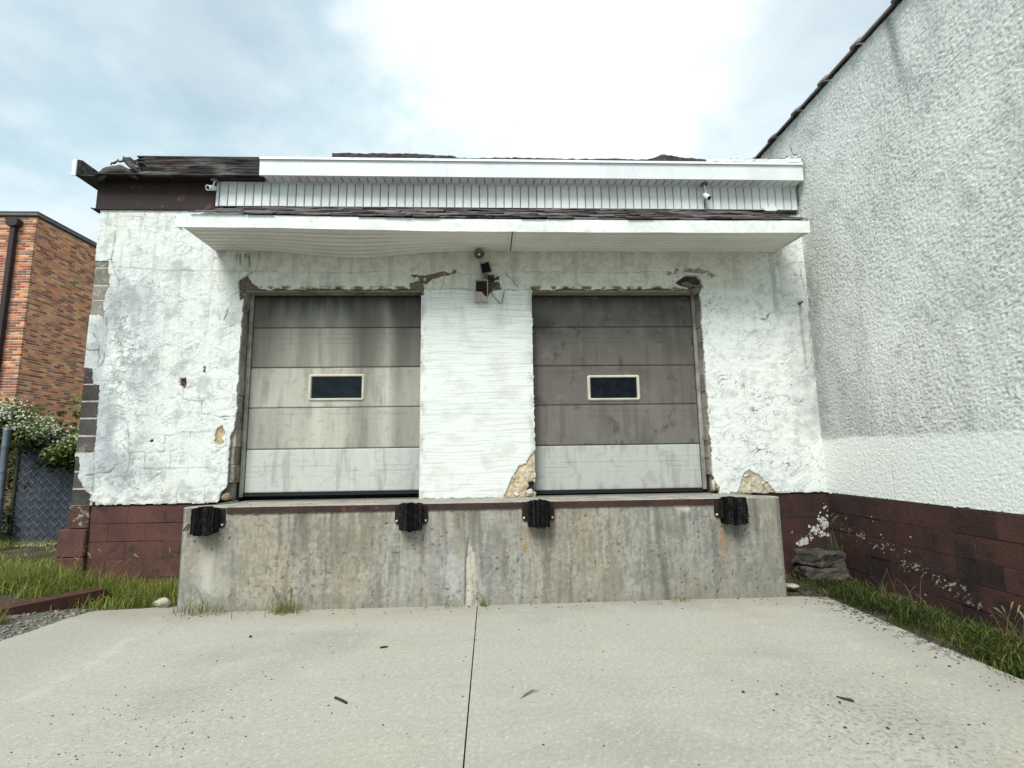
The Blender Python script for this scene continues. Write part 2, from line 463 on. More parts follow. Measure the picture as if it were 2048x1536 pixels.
# measured outlines on the loading-bay facade (x, z in metres on the plane y = 0)
POLY=dict(zoneA=[(-4.699,3.694),(-4.478,3.707),(-4.476,3.559),(-4.451,3.541),(-4.453,3.376),(-4.477,3.334),(-4.495,3.225),(-4.497,3.123),(-4.466,3.093),(-4.469,3.003),(-4.522,3.033),(-4.602,3.045),(-4.680,3.033)],
 zoneB=[(-4.741,2.421),(-4.548,2.420),(-4.524,2.235),(-4.451,2.223),(-4.441,2.050),(-4.437,1.834),(-4.430,1.654),(-4.444,1.454),(-4.698,1.457)],
 zoneC=[(-4.694,1.424),(-4.596,1.411),(-4.574,1.295),(-4.579,1.186),(-4.496,1.048),(-4.410,0.992),(-4.442,0.938),(-4.365,0.915),(-4.371,0.861),(-4.691,0.867)],
 holeL=[(-3.077,0.871),(-3.042,0.914),(-3.025,0.996),(-2.954,1.077),(-2.845,1.097),(-2.803,0.855)],
 dent=[(-3.557,2.285),(-3.501,2.290),(-3.482,2.186),(-3.515,2.169),(-3.558,2.227)],
 slit=[(-3.308,2.423),(-3.286,2.429),(-3.281,2.359),(-3.304,2.371)],
 tan=[(-3.110,1.717),(-3.057,1.751),(-3.032,1.705),(-3.022,1.648),(-3.053,1.603),(-3.027,1.552),(-3.064,1.519),(-3.116,1.548),(-3.126,1.627)],
 dot=[(-3.841,1.596),(-3.808,1.602),(-3.806,1.568),(-3.833,1.563)],
 wedge=[(-0.966,3.546),(-0.834,3.528),(-0.654,3.553),(-0.473,3.604),(-0.401,3.591),(-0.413,3.554),(-0.593,3.515),(-0.701,3.471),(-0.773,3.396),(-0.844,3.371),(-0.821,3.459),(-0.905,3.496)],
 tri=[(0.132,0.858),(0.233,1.081),(0.327,1.239),(0.409,1.272),(0.505,1.420),(0.546,1.419),(0.534,0.850)],
 trihole=[(0.411,1.050),(0.475,1.066),(0.538,1.048),(0.536,0.935),(0.426,0.953)],
 tri2=[(2.858,0.855),(2.915,0.980),(2.987,1.123),(3.049,1.151),(3.117,1.104),(3.191,1.057),(3.275,0.974),(3.360,0.846)],
 nest=[(2.300,3.436),(2.367,3.500),(2.450,3.532),(2.557,3.532),(2.616,3.475),(2.622,3.378),(2.578,3.283),(2.471,3.359)],
 jambhole=[(2.483,1.651),(2.585,1.638),(2.600,1.508),(2.610,1.391),(2.596,1.187),(2.449,1.132)],
 holeR=[(2.417,1.103),(2.591,1.112),(2.631,1.014),(2.659,0.898),(2.629,0.813),(2.399,0.817)],
 cornerL=[(-2.968,3.469),(-2.889,3.519),(-2.809,3.432),(-2.742,3.377),(-2.738,3.297),(-2.942,3.224)],
 cornerM=[(-0.952,3.434),(-0.803,3.471),(-0.783,3.284),(-0.950,3.284)],
 lampbreak=[(-0.111,3.434),(0.041,3.497),(0.120,3.523),(0.125,3.434),(0.149,3.359),(0.040,3.334),(-0.021,3.284),(-0.100,3.284)],
 tanarc=[(2.139,3.570),(2.298,3.616),(2.614,3.629),(2.811,3.552),(2.763,3.500),(2.610,3.565),(2.390,3.577),(2.168,3.525)],
 stain1=[(-3.045,3.792),(-2.858,3.793),(-2.837,3.624),(-2.894,3.593),(-3.026,3.667)])
CRACK=[[(-4.436,3.621),(-3.831,3.585),(-3.021,3.580),(-2.260,3.563),(-1.669,3.558),(-1.134,3.584),(-0.984,3.565)],
 [(0.194,3.567),(0.499,3.580),(1.052,3.569),(1.671,3.570),(2.234,3.583)],
 [(-2.914,3.438),(-2.871,3.494),(-2.862,3.544),(-2.777,3.593),(-2.752,3.668),(-2.753,3.793)],
 [(-2.912,3.408),(-2.976,3.315),(-3.026,3.273),(-3.042,3.163),(-3.079,3.102),(-3.111,2.981)],
 [(-4.436,4.068),(-4.454,3.763),(-4.461,3.713),(-4.407,3.560),(-4.331,3.407)],
 [(-4.442,3.009),(-4.417,2.688),(-4.441,2.466),(-4.487,2.425)],
 [(-4.179,1.888),(-4.102,1.763),(-4.065,1.594),(-4.066,1.482),(-4.037,1.454),(-3.676,1.449),(-3.679,1.634),(-3.570,1.644)],
 [(-3.884,1.451),(-3.863,1.268),(-3.694,1.260)],
 [(-3.501,1.086),(-3.492,0.894)],
 [(-4.442,1.835),(-4.458,1.655),(-4.402,1.019)],
 [(-0.802,3.359),(-0.653,3.365),(-0.322,3.359),(-0.172,3.346)],
 [(0.070,3.353),(0.312,3.346),(0.556,3.359)],
 [(-0.401,3.566),(-0.292,3.541),(-0.171,3.548)],
 [(0.206,3.548),(0.284,3.460),(0.350,3.397)],
 [(-3.520,2.169),(-3.511,2.042),(-3.309,2.022),(-3.288,1.879),(-3.085,1.842),(-2.905,1.829)],
 [(-3.084,1.837),(-3.018,1.847),(-2.917,1.841),(-2.927,1.812),(-3.038,1.802)],
 [(-0.592,3.346),(-0.545,3.472),(-0.533,3.547)],
 [(-4.037,1.454),(-4.052,1.315),(-4.075,1.150),(-3.966,1.012)],
 [(-4.493,2.425),(-4.490,2.689),(-4.581,2.819)],
 [(-4.501,1.212),(-4.431,1.211),(-4.245,1.241),(-4.171,1.317)],
 [(-4.651,2.631),(-4.501,2.624),(-4.473,2.513)],
 [(3.842,3.835),(3.911,3.476),(3.938,2.963),(3.940,2.215)]]
DPOLY=dict(rust4=[(2.189,0.712),(2.232,0.697),(2.237,0.557),(2.238,0.441),(2.200,0.327),(2.196,0.465),(2.190,0.581)],
 eff=[(-0.246,0.360),(-0.208,0.585),(-0.153,0.448),(-0.116,0.223),(-0.099,-0.020),(-0.246,-0.029)],
 rust3=[(0.301,0.702),(0.377,0.701),(0.392,0.527),(0.343,0.437),(0.308,0.551)])

GX0, GX1 = -4.64, 3.95            # facade runs from the left corner to the tall wall
D1 = (-2.91, -0.815)              # left bay opening
D2 = (0.515, 2.595)               # right bay opening
ZS, ZH, ZT = 0.872, 3.36, 4.34    # stucco bottom, bay head, stucco top
DOCK = 0.930

# ================================================================== ground
def terrain(X, Y):
    t = sst(-3.62 - X, 0.0, 1.15)
    h = -0.03 + 0.19 * t + 0.05 * sst(-X - 5.2, 0, 3.0)
    h = h + 0.018 * fbm(X * 1.7, Y * 1.7, 3, 3) * (0.3 + t)
    return h


gx = np.concatenate([-np.geomspace(220, 9, 14), np.arange(-8.8, 8.81, 0.08), np.geomspace(9, 220, 14)])
gy = np.concatenate([-np.geomspace(220, 6, 14), np.arange(-5.9, 6.01, 0.08), np.geomspace(6.3, 260, 14)])
GXX, GYY = np.meshgrid(gx, gy, indexing='ij')
gn = fbm(GXX * 2.2, GYY * 2.2, 5, 5)
gc = np.zeros(GXX.shape + (3,)) + np.array((0.075, 0.062, 0.045))
gc = blend(gc, sst(gn, -0.1, 0.25) * 0.8, (0.045, 0.058, 0.018))
gc = blend(gc, sst(fbm(GXX * 3.1, GYY * 3.1, 4, 8), 0.05, 0.3) * 0.7, (0.115, 0.105, 0.09))
gc = blend(gc, sst(-GXX, 3.4, 3.6) * sst(GXX, -4.35, -4.1) * sst(-GYY, 0.6, 1.0) * 0.8, (0.16, 0.15, 0.13))
M['soil'] = mat('soil', (1, 1, 1), attr=True, fine=0.45, fscale=55, bump=0.012, bscale=45, rough=1.0, spec=0.1)
ground = sheet('ground', gx, gy, lambda u, v, h: (u, v, terrain(u, v)), C=gc, m=M['soil'])
ground['kind'] = 'structure'

# pavement: two cast slabs with a straight joint, the left edge turned up towards the verge
pave = empty('pavement', kind='structure')


def pave_z(X, Y):
    z = 0.055 * sst(-2.72 - X, 0.0, 0.85) + 0.012 * sst(-2.55 - X, 0, 0.25)
    z = z * sst(-0.35 - Y, 0.25, 1.0)
    return z + 0.004 * fbm(X * 0.9, Y * 0.9, 2, 21)


def pave_col(X, Y):
    C = np.zeros(X.shape + (3,)) + np.array((0.315, 0.305, 0.262))
    a = fbm(X * 0.8 + 5, Y * 0.8, 4, 31)
    C = blend(C, sst(a, 0.0, 0.45) * 0.6, (0.25, 0.24, 0.21))
    C = blend(C, sst(fbm(X * 0.55, Y * 0.9 + 9, 3, 33), 0.05, 0.4) * 0.5, (0.325, 0.30, 0.232))
    C = blend(C, sst(fbm(X * 3, Y * 3, 4, 35), 0.22, 0.5) * 0.22, (0.39, 0.38, 0.345))
    sp2 = fbm(X * 48, Y * 48, 2, 45)
    C *= (1 + 0.20 * sp2)[..., None]
    C = blend(C, sst(sp2, 0.38, 0.52) * 0.35, (0.46, 0.45, 0.41))
    C = blend(C, sst(np.abs(fbm(X * 0.35 + 3, Y * 1.6, 3, 46)), 0.10, 0.0) * 0.10, (0.20, 0.19, 0.16))
    for pts in ([(-1.6, -1.0), (-1.45, -1.6), (-1.62, -2.3), (-1.5, -3.1), (-1.62, -4.2)], [(1.05, -1.0), (1.2, -1.7), (1.02, -2.6), (1.15, -3.4), (1.05, -4.4)]):
        pass
    # stains that run along the dock foot and the right-hand verge
    C = blend(C, sst(-Y, 1.45, 1.05) * (0.35 + 0.3 * fbm(X * 4, Y * 4, 3, 37)), (0.20, 0.18, 0.14))
    C = blend(C, sst(X, 2.5, 3.2) * 0.45 * (0.7 + fbm(X * 3, Y * 3, 3, 39)), (0.185, 0.18, 0.155))
    C = blend(C, sst(-X, 2.72, 3.3) * 0.4, (0.255, 0.235, 0.19))
    C = blend(C, lined(X, Y, [(-2.75, -1.7), (-2.70, -2.3), (-2.72, -2.9), (-2.8, -5)], 0.06) * sst(fbm(X * 6, Y * 6, 3, 40), -0.2, 0.2) * 0.35, (0.42, 0.42, 0.39))
    # worn patch where the stones in the mix show
    w = np.exp(-(((X - 1.95) / 0.55) ** 2 + ((Y + 3.25) / 0.55) ** 2)) + 0.35 * np.exp(-(((X + 1.6) / 0.7) ** 2 + ((Y + 3.1) / 0.6) ** 2))
    st = sst(fbm(X * 34 + Y * 9, Y * 42, 2, 41), 0.16, 0.30)
    C = blend(C, st * w * 0.62, (0.125, 0.115, 0.09))
    s2 = sst(perlin(X * 55, Y * 55, 43), 0.55, 0.7) * sst(fbm(X * 1.2, Y * 1.2, 2, 44), -0.25, 0.25)
    C = blend(C, s2 * 0.30, (0.15, 0.14, 0.115))
    return C * 1.22, w * st * -0.003


def slab(name, x0, x1):
    U = np.arange(x0, x1 + 1e-4, 0.0125)
    U[-1] = x1
    V = np.concatenate([np.arange(-30, -5.8, 2.0), np.arange(-5.7, -3.6, 0.1), np.arange(-3.6, -0.34, 0.0125)])
    UU, VV = np.meshgrid(U, V, indexing='ij')
    C, H = pave_col(UU, VV)
    lx = -3.56 + 0.05 * fbm(VV * 1.3, VV * 0 + 2, 3, 51)[0:1, :] - 0.06 * sst(-VV[0:1, :], 1.3, 2.2)
    rx = 3.16 + 0.05 * fbm(VV * 1.6, VV * 0 + 7, 3, 52)[0:1, :]
    cx = (UU[:-1, :-1] + UU[1:, 1:]) / 2; cy = (VV[:-1, :-1] + VV[1:, 1:]) / 2
    keep = (cx > lx[:, :-1]) & (cx < rx[:, :-1])
    # ragged far edges: beside the dock on both sides
    keep &= ~((cx < -2.86) & (cy > -0.80 + 0.28 * (cx + 3.0) + 0.05 * fbm(cx * 3, cy * 3, 2, 53)))
    keep &= ~((cx > 2.82) & (cy > -0.98 - 0.12 * (cx - 2.8) + 0.04 * fbm(cx * 4, cy * 4, 2, 54)))
    keep &= ~((cx > -2.86) & (cx < 2.82) & (cy > -0.97))
    s = sheet(name, U, V, lambda u, v, h: (u, v, pave_z(u, v) + h), H=H, C=C, keep=keep, depth=(0, 0, -0.09), m=M['concrete'], parent=pave)
    return s


slab('slab', -3.72, -0.136)
slab('slab', -0.128, 3.30)
mb = MB(); mb.box(-0.15, -0.11, -30, -1.0, -0.05, -0.02); mb.build('joint_filler', M['cavity'], pave)

# ================================================================== the loading-bay building
ware = empty('warehouse', 'low white stucco warehouse with two loading bay doors, shingled canopy and rotten roof edge', 'warehouse', loc=(0, 0, 0))

# --- stucco skin with its cracks, stains, holes and ragged bay edges
step = 0.008
U = np.arange(GX0, GX1 + step / 2, step); V = np.arange(ZS, ZT + step / 2, step)
X, Z = np.meshgrid(U, V, indexing='ij')
wx = X + 0.024 * fbm(X * 13, Z * 13, 4, 61, 0.62); wz = Z + 0.024 * fbm(X * 13 + 40, Z * 13, 4, 62, 0.62)
H = np.zeros_like(X); C = np.zeros(X.shape + (3,), np.float32) + np.array((0.715, 0.735, 0.71), np.float32)
pillar = (X > D1[1]) & (X < D2[0]) & (Z < ZH + 0.01)
leftz = sst(-X, 2.6, 3.0); rightz = sst(X, 2.4, 2.8)
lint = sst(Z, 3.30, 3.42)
# skip-trowel plates: stepped edges with grime caught under the lips
wa = fbm(X * 2.3, Z * 2.6, 3, 63)
for k, (fx, fz, sd, amp) in enumerate(((3.0, 5.5, 64, 1.0), (5.5, 8.5, 66, 0.9), (8.5, 12.0, 67, 0.6))):
    t = fbm(X * fx + 1.2 * wa, Z * fz + 1.2 * wa, 3, sd)
    gate = sst(fbm(X * 1.7, Z * 2.2, 3, 70 + k), -0.12, 0.25)
    gate = gate * np.where(X > 2.5, 1.25, np.where(X < -2.8, 0.85, 0.7)) * ~pillar
    ln = np.exp(-((t - 0.03) / 0.017) ** 2) * gate * amp * sst(perlin(X * 9, Z * 9, 68 + k), -0.35, 0.25)
    H += 0.0014 * sst(t, 0.0, 0.05) * ~pillar - 0.0022 * ln
    C *= (1 - 0.82 * np.clip(ln, 0, 1))[..., None]
t = fbm(X * 13 + 2 * wa, Z * 20 + 2 * wa, 3, 65)
ln = np.exp(-(t / 0.03) ** 2) * sst(fbm(X * 4, Z * 6, 3, 69), -0.1, 0.25) * ~pillar
C *= (1 - 0.52 * ln)[..., None]; H -= 0.0014 * ln
# combed plaster on the pier between the bays
ln = 0
for fr, sd, wd, am in ((15.0, 73, 0.075, 1.0), (27.0, 74, 0.10, 0.8)):
    ph = Z * fr + 0.42 * perlin(X * 1.9, Z * 3.2, sd) + 0.9 * perlin(X * 0.25, Z * 2.6, sd + 5) + 0.10 * perlin(X * 9, Z * 9, sd + 6)
    fr_ = ph - np.floor(ph) - 0.5
    gt = sst(perlin(X * 2.1 + 3.7 * np.floor(ph), np.floor(ph) * 0.73, sd + 7), -0.25, 0.25)
    ln = np.maximum(ln, np.exp(-(fr_ / wd) ** 2) * gt * am)
ln = ln * pillar
H += -0.0011 * ln
C *= (1 - 0.30 * ln)[..., None]
C = blend(C, pillar * sst(fbm(X * 2.6, Z * 3.4, 5, 173, 0.62), -0.02, 0.38) * 0.45, (0.50, 0.505, 0.47))
C = blend(C, pillar * sst(np.minimum(X - D1[1], D2[0] - X), 0.10, 0.0) * sst(fbm(X * 9, Z * 6, 4, 174), -0.1, 0.25) * 0.55, (0.34, 0.32, 0.27))
C = blend(C, pillar * sst(Z, 2.5, 3.36) * sst(fbm(X * 9, Z * 1.2, 4, 175), -0.05, 0.3) * 0.35, (0.38, 0.375, 0.335))
# cool / warm wash variation
C = blend(C, sst(fbm(X * 0.9, Z * 0.9, 4, 76), 0.0, 0.5) * 0.35 * ~pillar, (0.62, 0.64, 0.63))
C = blend(C, sst(fbm(X * 2.4, Z * 1.8, 4, 77), 0.12, 0.5) * 0.30 * leftz, (0.66, 0.64, 0.53))
# beam over the bays: weathered beige, with the canopy's shade painted into the tone
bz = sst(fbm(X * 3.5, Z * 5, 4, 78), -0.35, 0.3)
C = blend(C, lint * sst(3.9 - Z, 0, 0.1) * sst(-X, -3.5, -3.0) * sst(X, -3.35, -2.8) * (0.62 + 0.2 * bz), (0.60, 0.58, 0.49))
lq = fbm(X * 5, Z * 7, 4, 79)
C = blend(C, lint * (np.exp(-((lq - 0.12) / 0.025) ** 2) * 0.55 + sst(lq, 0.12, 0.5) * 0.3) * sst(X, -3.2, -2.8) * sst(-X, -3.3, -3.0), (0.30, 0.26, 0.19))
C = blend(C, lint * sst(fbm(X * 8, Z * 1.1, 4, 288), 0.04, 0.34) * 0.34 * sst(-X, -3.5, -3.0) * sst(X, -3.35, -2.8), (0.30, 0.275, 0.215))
# mould and soot mottling near the left corner
mo = np.exp(-((X + 4.22) / 0.26) ** 2) * sst(Z, 0.9, 1.3) * sst(-Z, -3.75, -3.2)
mo2 = np.exp(-(((X + 3.95) / 0.42) ** 2 + ((Z - 3.42) / 0.26) ** 2)) + 0.8 * np.exp(-(((X + 3.8) / 0.4) ** 2 + ((Z - 2.45) / 0.3) ** 2)) + 0.75 * np.exp(-(((X + 3.9) / 0.3) ** 2 + ((Z - 1.25) / 0.25) ** 2))
mq = fbm(X * 9, Z * 8, 5, 80, 0.7)
mt = (0.5 * sst(mq, -0.1, 0.3) + 0.7 * np.exp(-((mq - 0.05) / 0.05) ** 2)) * sst(fbm(X * 3, Z * 2.2, 3, 180), -0.35, 0.15)
C = blend(C, np.clip(mo + 0.75 * mo2, 0, 1) * mt * 1.0, (0.15, 0.16, 0.175))
ms = fbm(X * 7 + 1.5 * wa, Z * 13, 4, 81, 0.65)
C = blend(C, np.clip(mo + 0.5 * mo2, 0, 1) * np.exp(-(ms / 0.035) ** 2) * sst(fbm(X * 4, Z * 4, 3, 182), -0.2, 0.2) * 0.85, (0.09, 0.095, 0.10))
C = blend(C, mo * sst(fbm(X * 2.5, Z * 1.4, 4, 181), -0.30, 0.2) * 0.75, (0.30, 0.33, 0.36))
C = blend(C, sst(-X, 4.38, 4.46) * sst(-Z, -3.05, -2.9) * (0.45 + 0.35 * fbm(X * 7, Z * 7, 4, 82)), (0.34, 0.37, 0.39))
C = blend(C, leftz * sst(fbm(X * 5, Z * 3.5, 5, 83, 0.65), 0.02, 0.34) * 0.50, (0.33, 0.345, 0.335))
C = blend(C, (1 - leftz) * ~pillar * sst(fbm(X * 7, Z * 7, 5, 183, 0.65), 0.02, 0.36) * 0.42, (0.36, 0.365, 0.34))
C = blend(C, sst(fbm(X * 16, Z * 0.8, 4, 184), 0.10, 0.42) * sst(Z, 2.2, 3.2) * sst(-X, 2.9, 3.1) * 0.35, (0.33, 0.345, 0.345))
C = blend(C, leftz * sst(-Z, -1.15, -0.9) * sst(fbm(X * 9, Z * 14, 4, 84), 0.0, 0.3) * 0.55, (0.30, 0.26, 0.17))
# faint block courses telegraphing through the coat on the left
bx = np.floor((Z - 0.876) / 0.2)
row = np.abs(((Z - 0.876) / 0.2) % 1.0 - 0.0)
row = np.minimum(row, 1 - row) * 0.2
colm = np.abs(((X + bx * 0.2) / 0.4) % 1.0); colm = np.minimum(colm, 1 - colm) * 0.4
jl = np.maximum(np.exp(-(row / 0.006) ** 2), np.exp(-(colm / 0.006) ** 2))
jg = sst(fbm(X * 2.6, Z * 3.4, 3, 85), 0.06, 0.22) * leftz * sst(-Z, -2.5, -2.1)
C *= (1 - 0.36 * jl * jg)[..., None]
# streaks by the right-hand corner and under the canopy end
vs = fbm(X * 11, Z * 1.1, 4, 86)
C = blend(C, np.exp(-((X - 3.56) / 0.07) ** 2) * sst(Z, 2.8, 3.2) * sst(vs, -0.3, 0.25) * 0.7, (0.20, 0.20, 0.18))
C = blend(C, sst(X, 3.52, 3.9) * sst(Z, 1.50, 1.62) * sst(-Z, -4.2, -3.0) * (0.40 + 0.5 * fbm(X * 7, Z * 9, 4, 87)), (0.30, 0.31, 0.29))
C = blend(C, sst(X, 2.7, 3.5) * sst(fbm(X * 8, Z * 11, 4, 88), 0.12, 0.34) * 0.30, (0.36, 0.37, 0.34))
C = blend(C, inpoly(wx, wz, POLY['stain1']) * sst(fbm(X * 25, Z * 4, 3, 89), -0.2, 0.3) * 0.75, (0.10, 0.095, 0.08))
C = blend(C, lined(X, Z, [(3.832, 3.16), (3.84, 2.7), (3.845, 2.35)], 0.02) * 0.5, (0.2, 0.19, 0.17))
# patches where the finish coat has dropped off
for nm, c, dp in (('tan', (0.42, 0.33, 0.19), 0.010), ('tri', (0.50, 0.41, 0.28), 0.013), ('tri2', (0.48, 0.42, 0.31), 0.010),
                  ('tanarc', (0.30, 0.26, 0.20), 0.004), ('wedge', (0.17, 0.12, 0.08), 0.018), ('dent', (0.12, 0.07, 0.05), 0.030),
                  ('slit', (0.16, 0.10, 0.07), 0.015), ('dot', (0.06, 0.05, 0.045), 0.015), ('cornerL', (0.14, 0.115, 0.085), 0.022),
                  ('cornerM', (0.15, 0.12, 0.085), 0.020), ('lampbreak', (0.13, 0.10, 0.075), 0.024), ('nest', (0.07, 0.06, 0.05), 0.055)):
    p = inpoly(wx, wz, POLY[nm])
    rr = fbm(X * 22, Z * 22, 3, 90)
    if nm in ('tanarc', 'wedge', 'lampbreak', 'tri', 'tri2'): p = p & (fbm(X * 12, Z * 16, 4, 103) > {'tanarc': 0.0, 'wedge': -0.12}.get(nm, -0.30))
    H = np.where(p, -dp * (1 + 0.8 * rr), H)
    r2 = fbm(X * 9, Z * 9, 4, 102)
    cc = np.asarray(c, np.float32) * (1 + 0.55 * rr[..., None] + 0.5 * r2[..., None])
    C = np.where(p[..., None], cc, C)
    ed = np.zeros_like(p); ed[1:-1, 1:-1] = p[1:-1, 1:-1] & ~(p[:-2, 1:-1] & p[2:, 1:-1] & p[1:-1, :-2] & p[1:-1, 2:])
    C = np.where((ed & (rr > -0.15))[..., None], C * 0.45, C)
# cracks
for i, pts in enumerate(CRACK):
    q = lined(X + 0.02 * fbm(X * 9, Z * 9, 3, 91), Z + 0.02 * fbm(X * 9 + 30, Z * 9, 3, 92), pts, 0.0062 if i not in (0, 1) else 0.0042)
    q = q * (1.0 if i in (2, 3, 12) else 0.55 if i in (0, 1, 6, 7, 8, 14, 16, 17) else 0.75) * (0.35 + 0.65 * sst(fbm(X * 6, Z * 6, 2, 101), -0.3, 0.15))
    H -= 0.012 * q
    C = blend(C, q * 0.85, (0.09, 0.08, 0.07))
C *= (1 + 0.05 * fbm(X * 30, Z * 30, 2, 289))[..., None]
# ragged line along the bay heads and along the foot
hd = sst(np.abs(Z - ZH - 0.012), 0.035, 0.008) * ((X > D1[0] - .04) & (X < D1[1] + .02) | (X > D2[0] - .02) & (X < D2[1] + .05))
C = blend(C, hd * sst(fbm(X * 8, Z * 8, 3, 93), -0.15, 0.2), (0.15, 0.12, 0.09))
C = blend(C, sst(-Z, -0.915, -0.88) * sst(fbm(X * 12, Z * 12, 3, 94), -0.1, 0.2) * 0.8, (0.24, 0.20, 0.14))
# which cells exist
fx = (X[:-1, :-1] + X[1:, 1:]) / 2; fz = (Z[:-1, :-1] + Z[1:, 1:]) / 2
ex = fx + 0.022 * fbm(fx * 9, fz * 9, 4, 95); ez = fz + 0.030 * fbm(fx * 7, fz * 7, 4, 96)
chipL = 0.05 * sst(-fz, -1.75, -1.60) * (fx < -2.5)
keep = ~((ex > D1[0] - chipL) & (fx + 0.008 * fbm(fx * 12, fz * 12, 3, 97) < D1[1]) & (ez < ZH))
keep &= ~((fx + 0.008 * fbm(fx * 12, fz * 12, 3, 98) > D2[0]) & (ex < D2[1]) & (ez < ZH))
jx = fx + 0.014 * fbm(fx * 16, fz * 16, 3, 61); jz = fz + 0.014 * fbm(fx * 16 + 40, fz * 16, 3, 62)
for nm in ('zoneA', 'zoneB', 'zoneC', 'holeL', 'trihole', 'jambhole', 'holeR'):
    keep &= ~inpoly(jx, jz, POLY[nm])
foot = 0.012 + 0.02 * fbm(fx * 6, fx * 0 + 3, 4, 99)
keep &= ~(fz < ZS + foot)
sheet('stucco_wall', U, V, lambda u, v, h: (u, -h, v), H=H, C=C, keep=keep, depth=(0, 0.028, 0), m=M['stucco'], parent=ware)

# --- the block shell behind the skin
mb = MB()
mb.box(GX0 + .012, -4.40, 0.05, 6.0, 0.0, 4.30)
mb.box(-4.40, -3.22, 0.045, 0.3, 0.0, 4.30)
mb.box(-3.22, -2.92, 0.16, 0.3, 0.0, 3.36)
mb.box(-0.80, 0.50, 0.05, 0.3, 0.0, 3.36)
mb.box(2.92, GX1 - .01, 0.045, 0.3, 0.0, 4.30)
mb.box(2.61, 2.92, 0.16, 0.3, 0.0, 3.36)
mb.box(-3.22, 2.92, 0.07, 0.3, 3.362, 4.30)
mb.box(-4.40, GX1 - .01, 5.7, 6.0, 0.0, 4.30)
mb.box(-3.3, 3.0, 0.30, 5.7, 0.5, 0.88)
mb.build('block_core', M['cavity'], ware)
# interior baffle right behind the shutters so no daylight comes through
mb = MB(); mb.box(-3.3, 3.0, 0.45, 0.5, 0.85, 4.2); mb.build('light_baffle', M['black'], ware)


def piece(name, args, m, parent, bev=0.006, jit=0.002):
    q = MB(); q.bbox(*args, bev=bev, jit=jit)
    return q.build(name, m, parent)


# exposed corner blocks, one by one, with the mortar beds that stand out pale between them
tops = [3.715, 3.62, 3.394 + .01, 3.225 + .0, 3.033, 2.83, 2.628, 2.425, 2.232, 2.038, 1.843, 1.645, 1.448, 1.251, 1.061]
for z1, z0 in zip(tops, tops[1:] + [0.876]):
    if z1 > 3.03 or 1.43 < z1 < 2.43 or z1 < 1.44:
        piece('concrete_block', (GX0 + .002, GX0 + 0.205, 0.006, 0.20, z0 + 0.007, z1 - 0.007), M['block_pale'] if z1 > 3.0 else M['block'], ware, 0.005, 0.002)
mb = MB(); mb.box(GX0 + .006, GX0 + 0.23, 0.0085, 0.19, 0.88, 3.71); mb.build('mortar_bed', M['block_mortar'], ware)

# jambs of the bays
z = 0.90
k = 0
while z < 3.34:
    hgt = min(0.2, 3.355 - z)
    piece('jamb_block', (-3.20, D1[0] + 0.008 * math.sin(k * 2.3), 0.032, 0.235, z + 0.0008, z + hgt - 0.0008) if not z < 1.05 else (-3.20, D1[0] - 0.02, 0.09, 0.235, z + .003, z + hgt - .003), M['jamb'], ware, 0.004, 0.003)
    rec = 1.05 < z < 1.62
    piece('jamb_block', (D2[1] + 0.006 * math.sin(k * 1.7), 2.90, 0.034 if not rec else 0.055, 0.235, z + 0.0008, z + hgt - 0.0008) if z > 1.05 else (D2[1] + 0.03, 2.90, 0.10, 0.235, z + .003, z + hgt - .003), M['jamb'], ware, 0.004, 0.003)
    z += 0.2; k += 1
# heads over the bays: rough beam soffit and the angle that carries it
for x0, x1 in (D1, D2):
    q = MB()
    n = 60
    for i in range(n):
        a = x0 - .04 + (x1 - x0 + .08) * i / n; c = x0 - .04 + (x1 - x0 + .08) * (i + 1) / n
        dz = 0.012 * random.uniform(-1, 1)
        q.box(a, c + 0.004, 0.030 + random.uniform(0, 0.012), 0.24, 3.352 + dz * 0.4, 3.42 + dz)
    q.build('door_head', M['rough_mortar'], ware)
    q = MB(); q.prism([(0.036, 3.334), (0.05, 3.334), (0.05, 3.344), (0.215, 3.336), (0.215, 3.351), (0.036, 3.351)], 0, x0 + .004, x1 - .004)
    q.build('head_angle', M['jamb'], ware)

# loose plaster chunks in the broken corners
def chunk(name, c, r, m, parent=None, seed=0, sub=2, flat=1.0, **kw):
    bm = bmesh.new(); bmesh.ops.create_icosphere(bm, subdivisions=sub, radius=1.0)
    rg = random.Random(seed)
    ax = [Vector((rg.uniform(-1, 1), rg.uniform(-1, 1), rg.uniform(-1, 1))).normalized() for _ in range(9)]
    ct = [rg.uniform(0.55, 0.85) for _ in ax]
    for v in bm.verts:
        for a, k in zip(ax, ct):
            d = v.co.dot(a)
            if d > k: v.co -= a * (d - k)
        v.co = Vector((v.co.x * r[0] + c[0], v.co.y * r[1] + c[1], v.co.z * r[2] + c[2]))
    me = bpy.data.meshes.new(name); bm.to_mesh(me); bm.free()
    return obj(name, me, m, parent, **kw)


M['plaster'] = mat('plaster', (0.55, 0.50, 0.42), (0.40, 0.34, 0.26), scale=15, fine=0.2, bump=0.008, bscale=40)
M['tan_stone'] = mat('tan_stone', (0.30, 0.235, 0.15), (0.17, 0.13, 0.09), scale=16, fine=0.25, bump=0.008, bscale=35)
chunk('wall_stone', (-2.985, 0.055, 0.945), (0.062, 0.05, 0.052), M['tan_stone'], ware, 3)
chunk('plaster_chunk', (0.44, 0.012, 1.105), (0.055, 0.03, 0.055), M['plaster'], ware, 4)
chunk('plaster_chunk', (0.405, 0.014, 1.02), (0.035, 0.025, 0.045), M['plaster'], ware, 5)
chunk('plaster_chunk', (0.455, 0.004, 0.945), (0.050, 0.035, 0.035), M['plaster'], ware, 6)
chunk('plaster_chunk', (2.615, 0.03, 0.985), (0.030, 0.03, 0.075), M['plaster'], ware, 8)
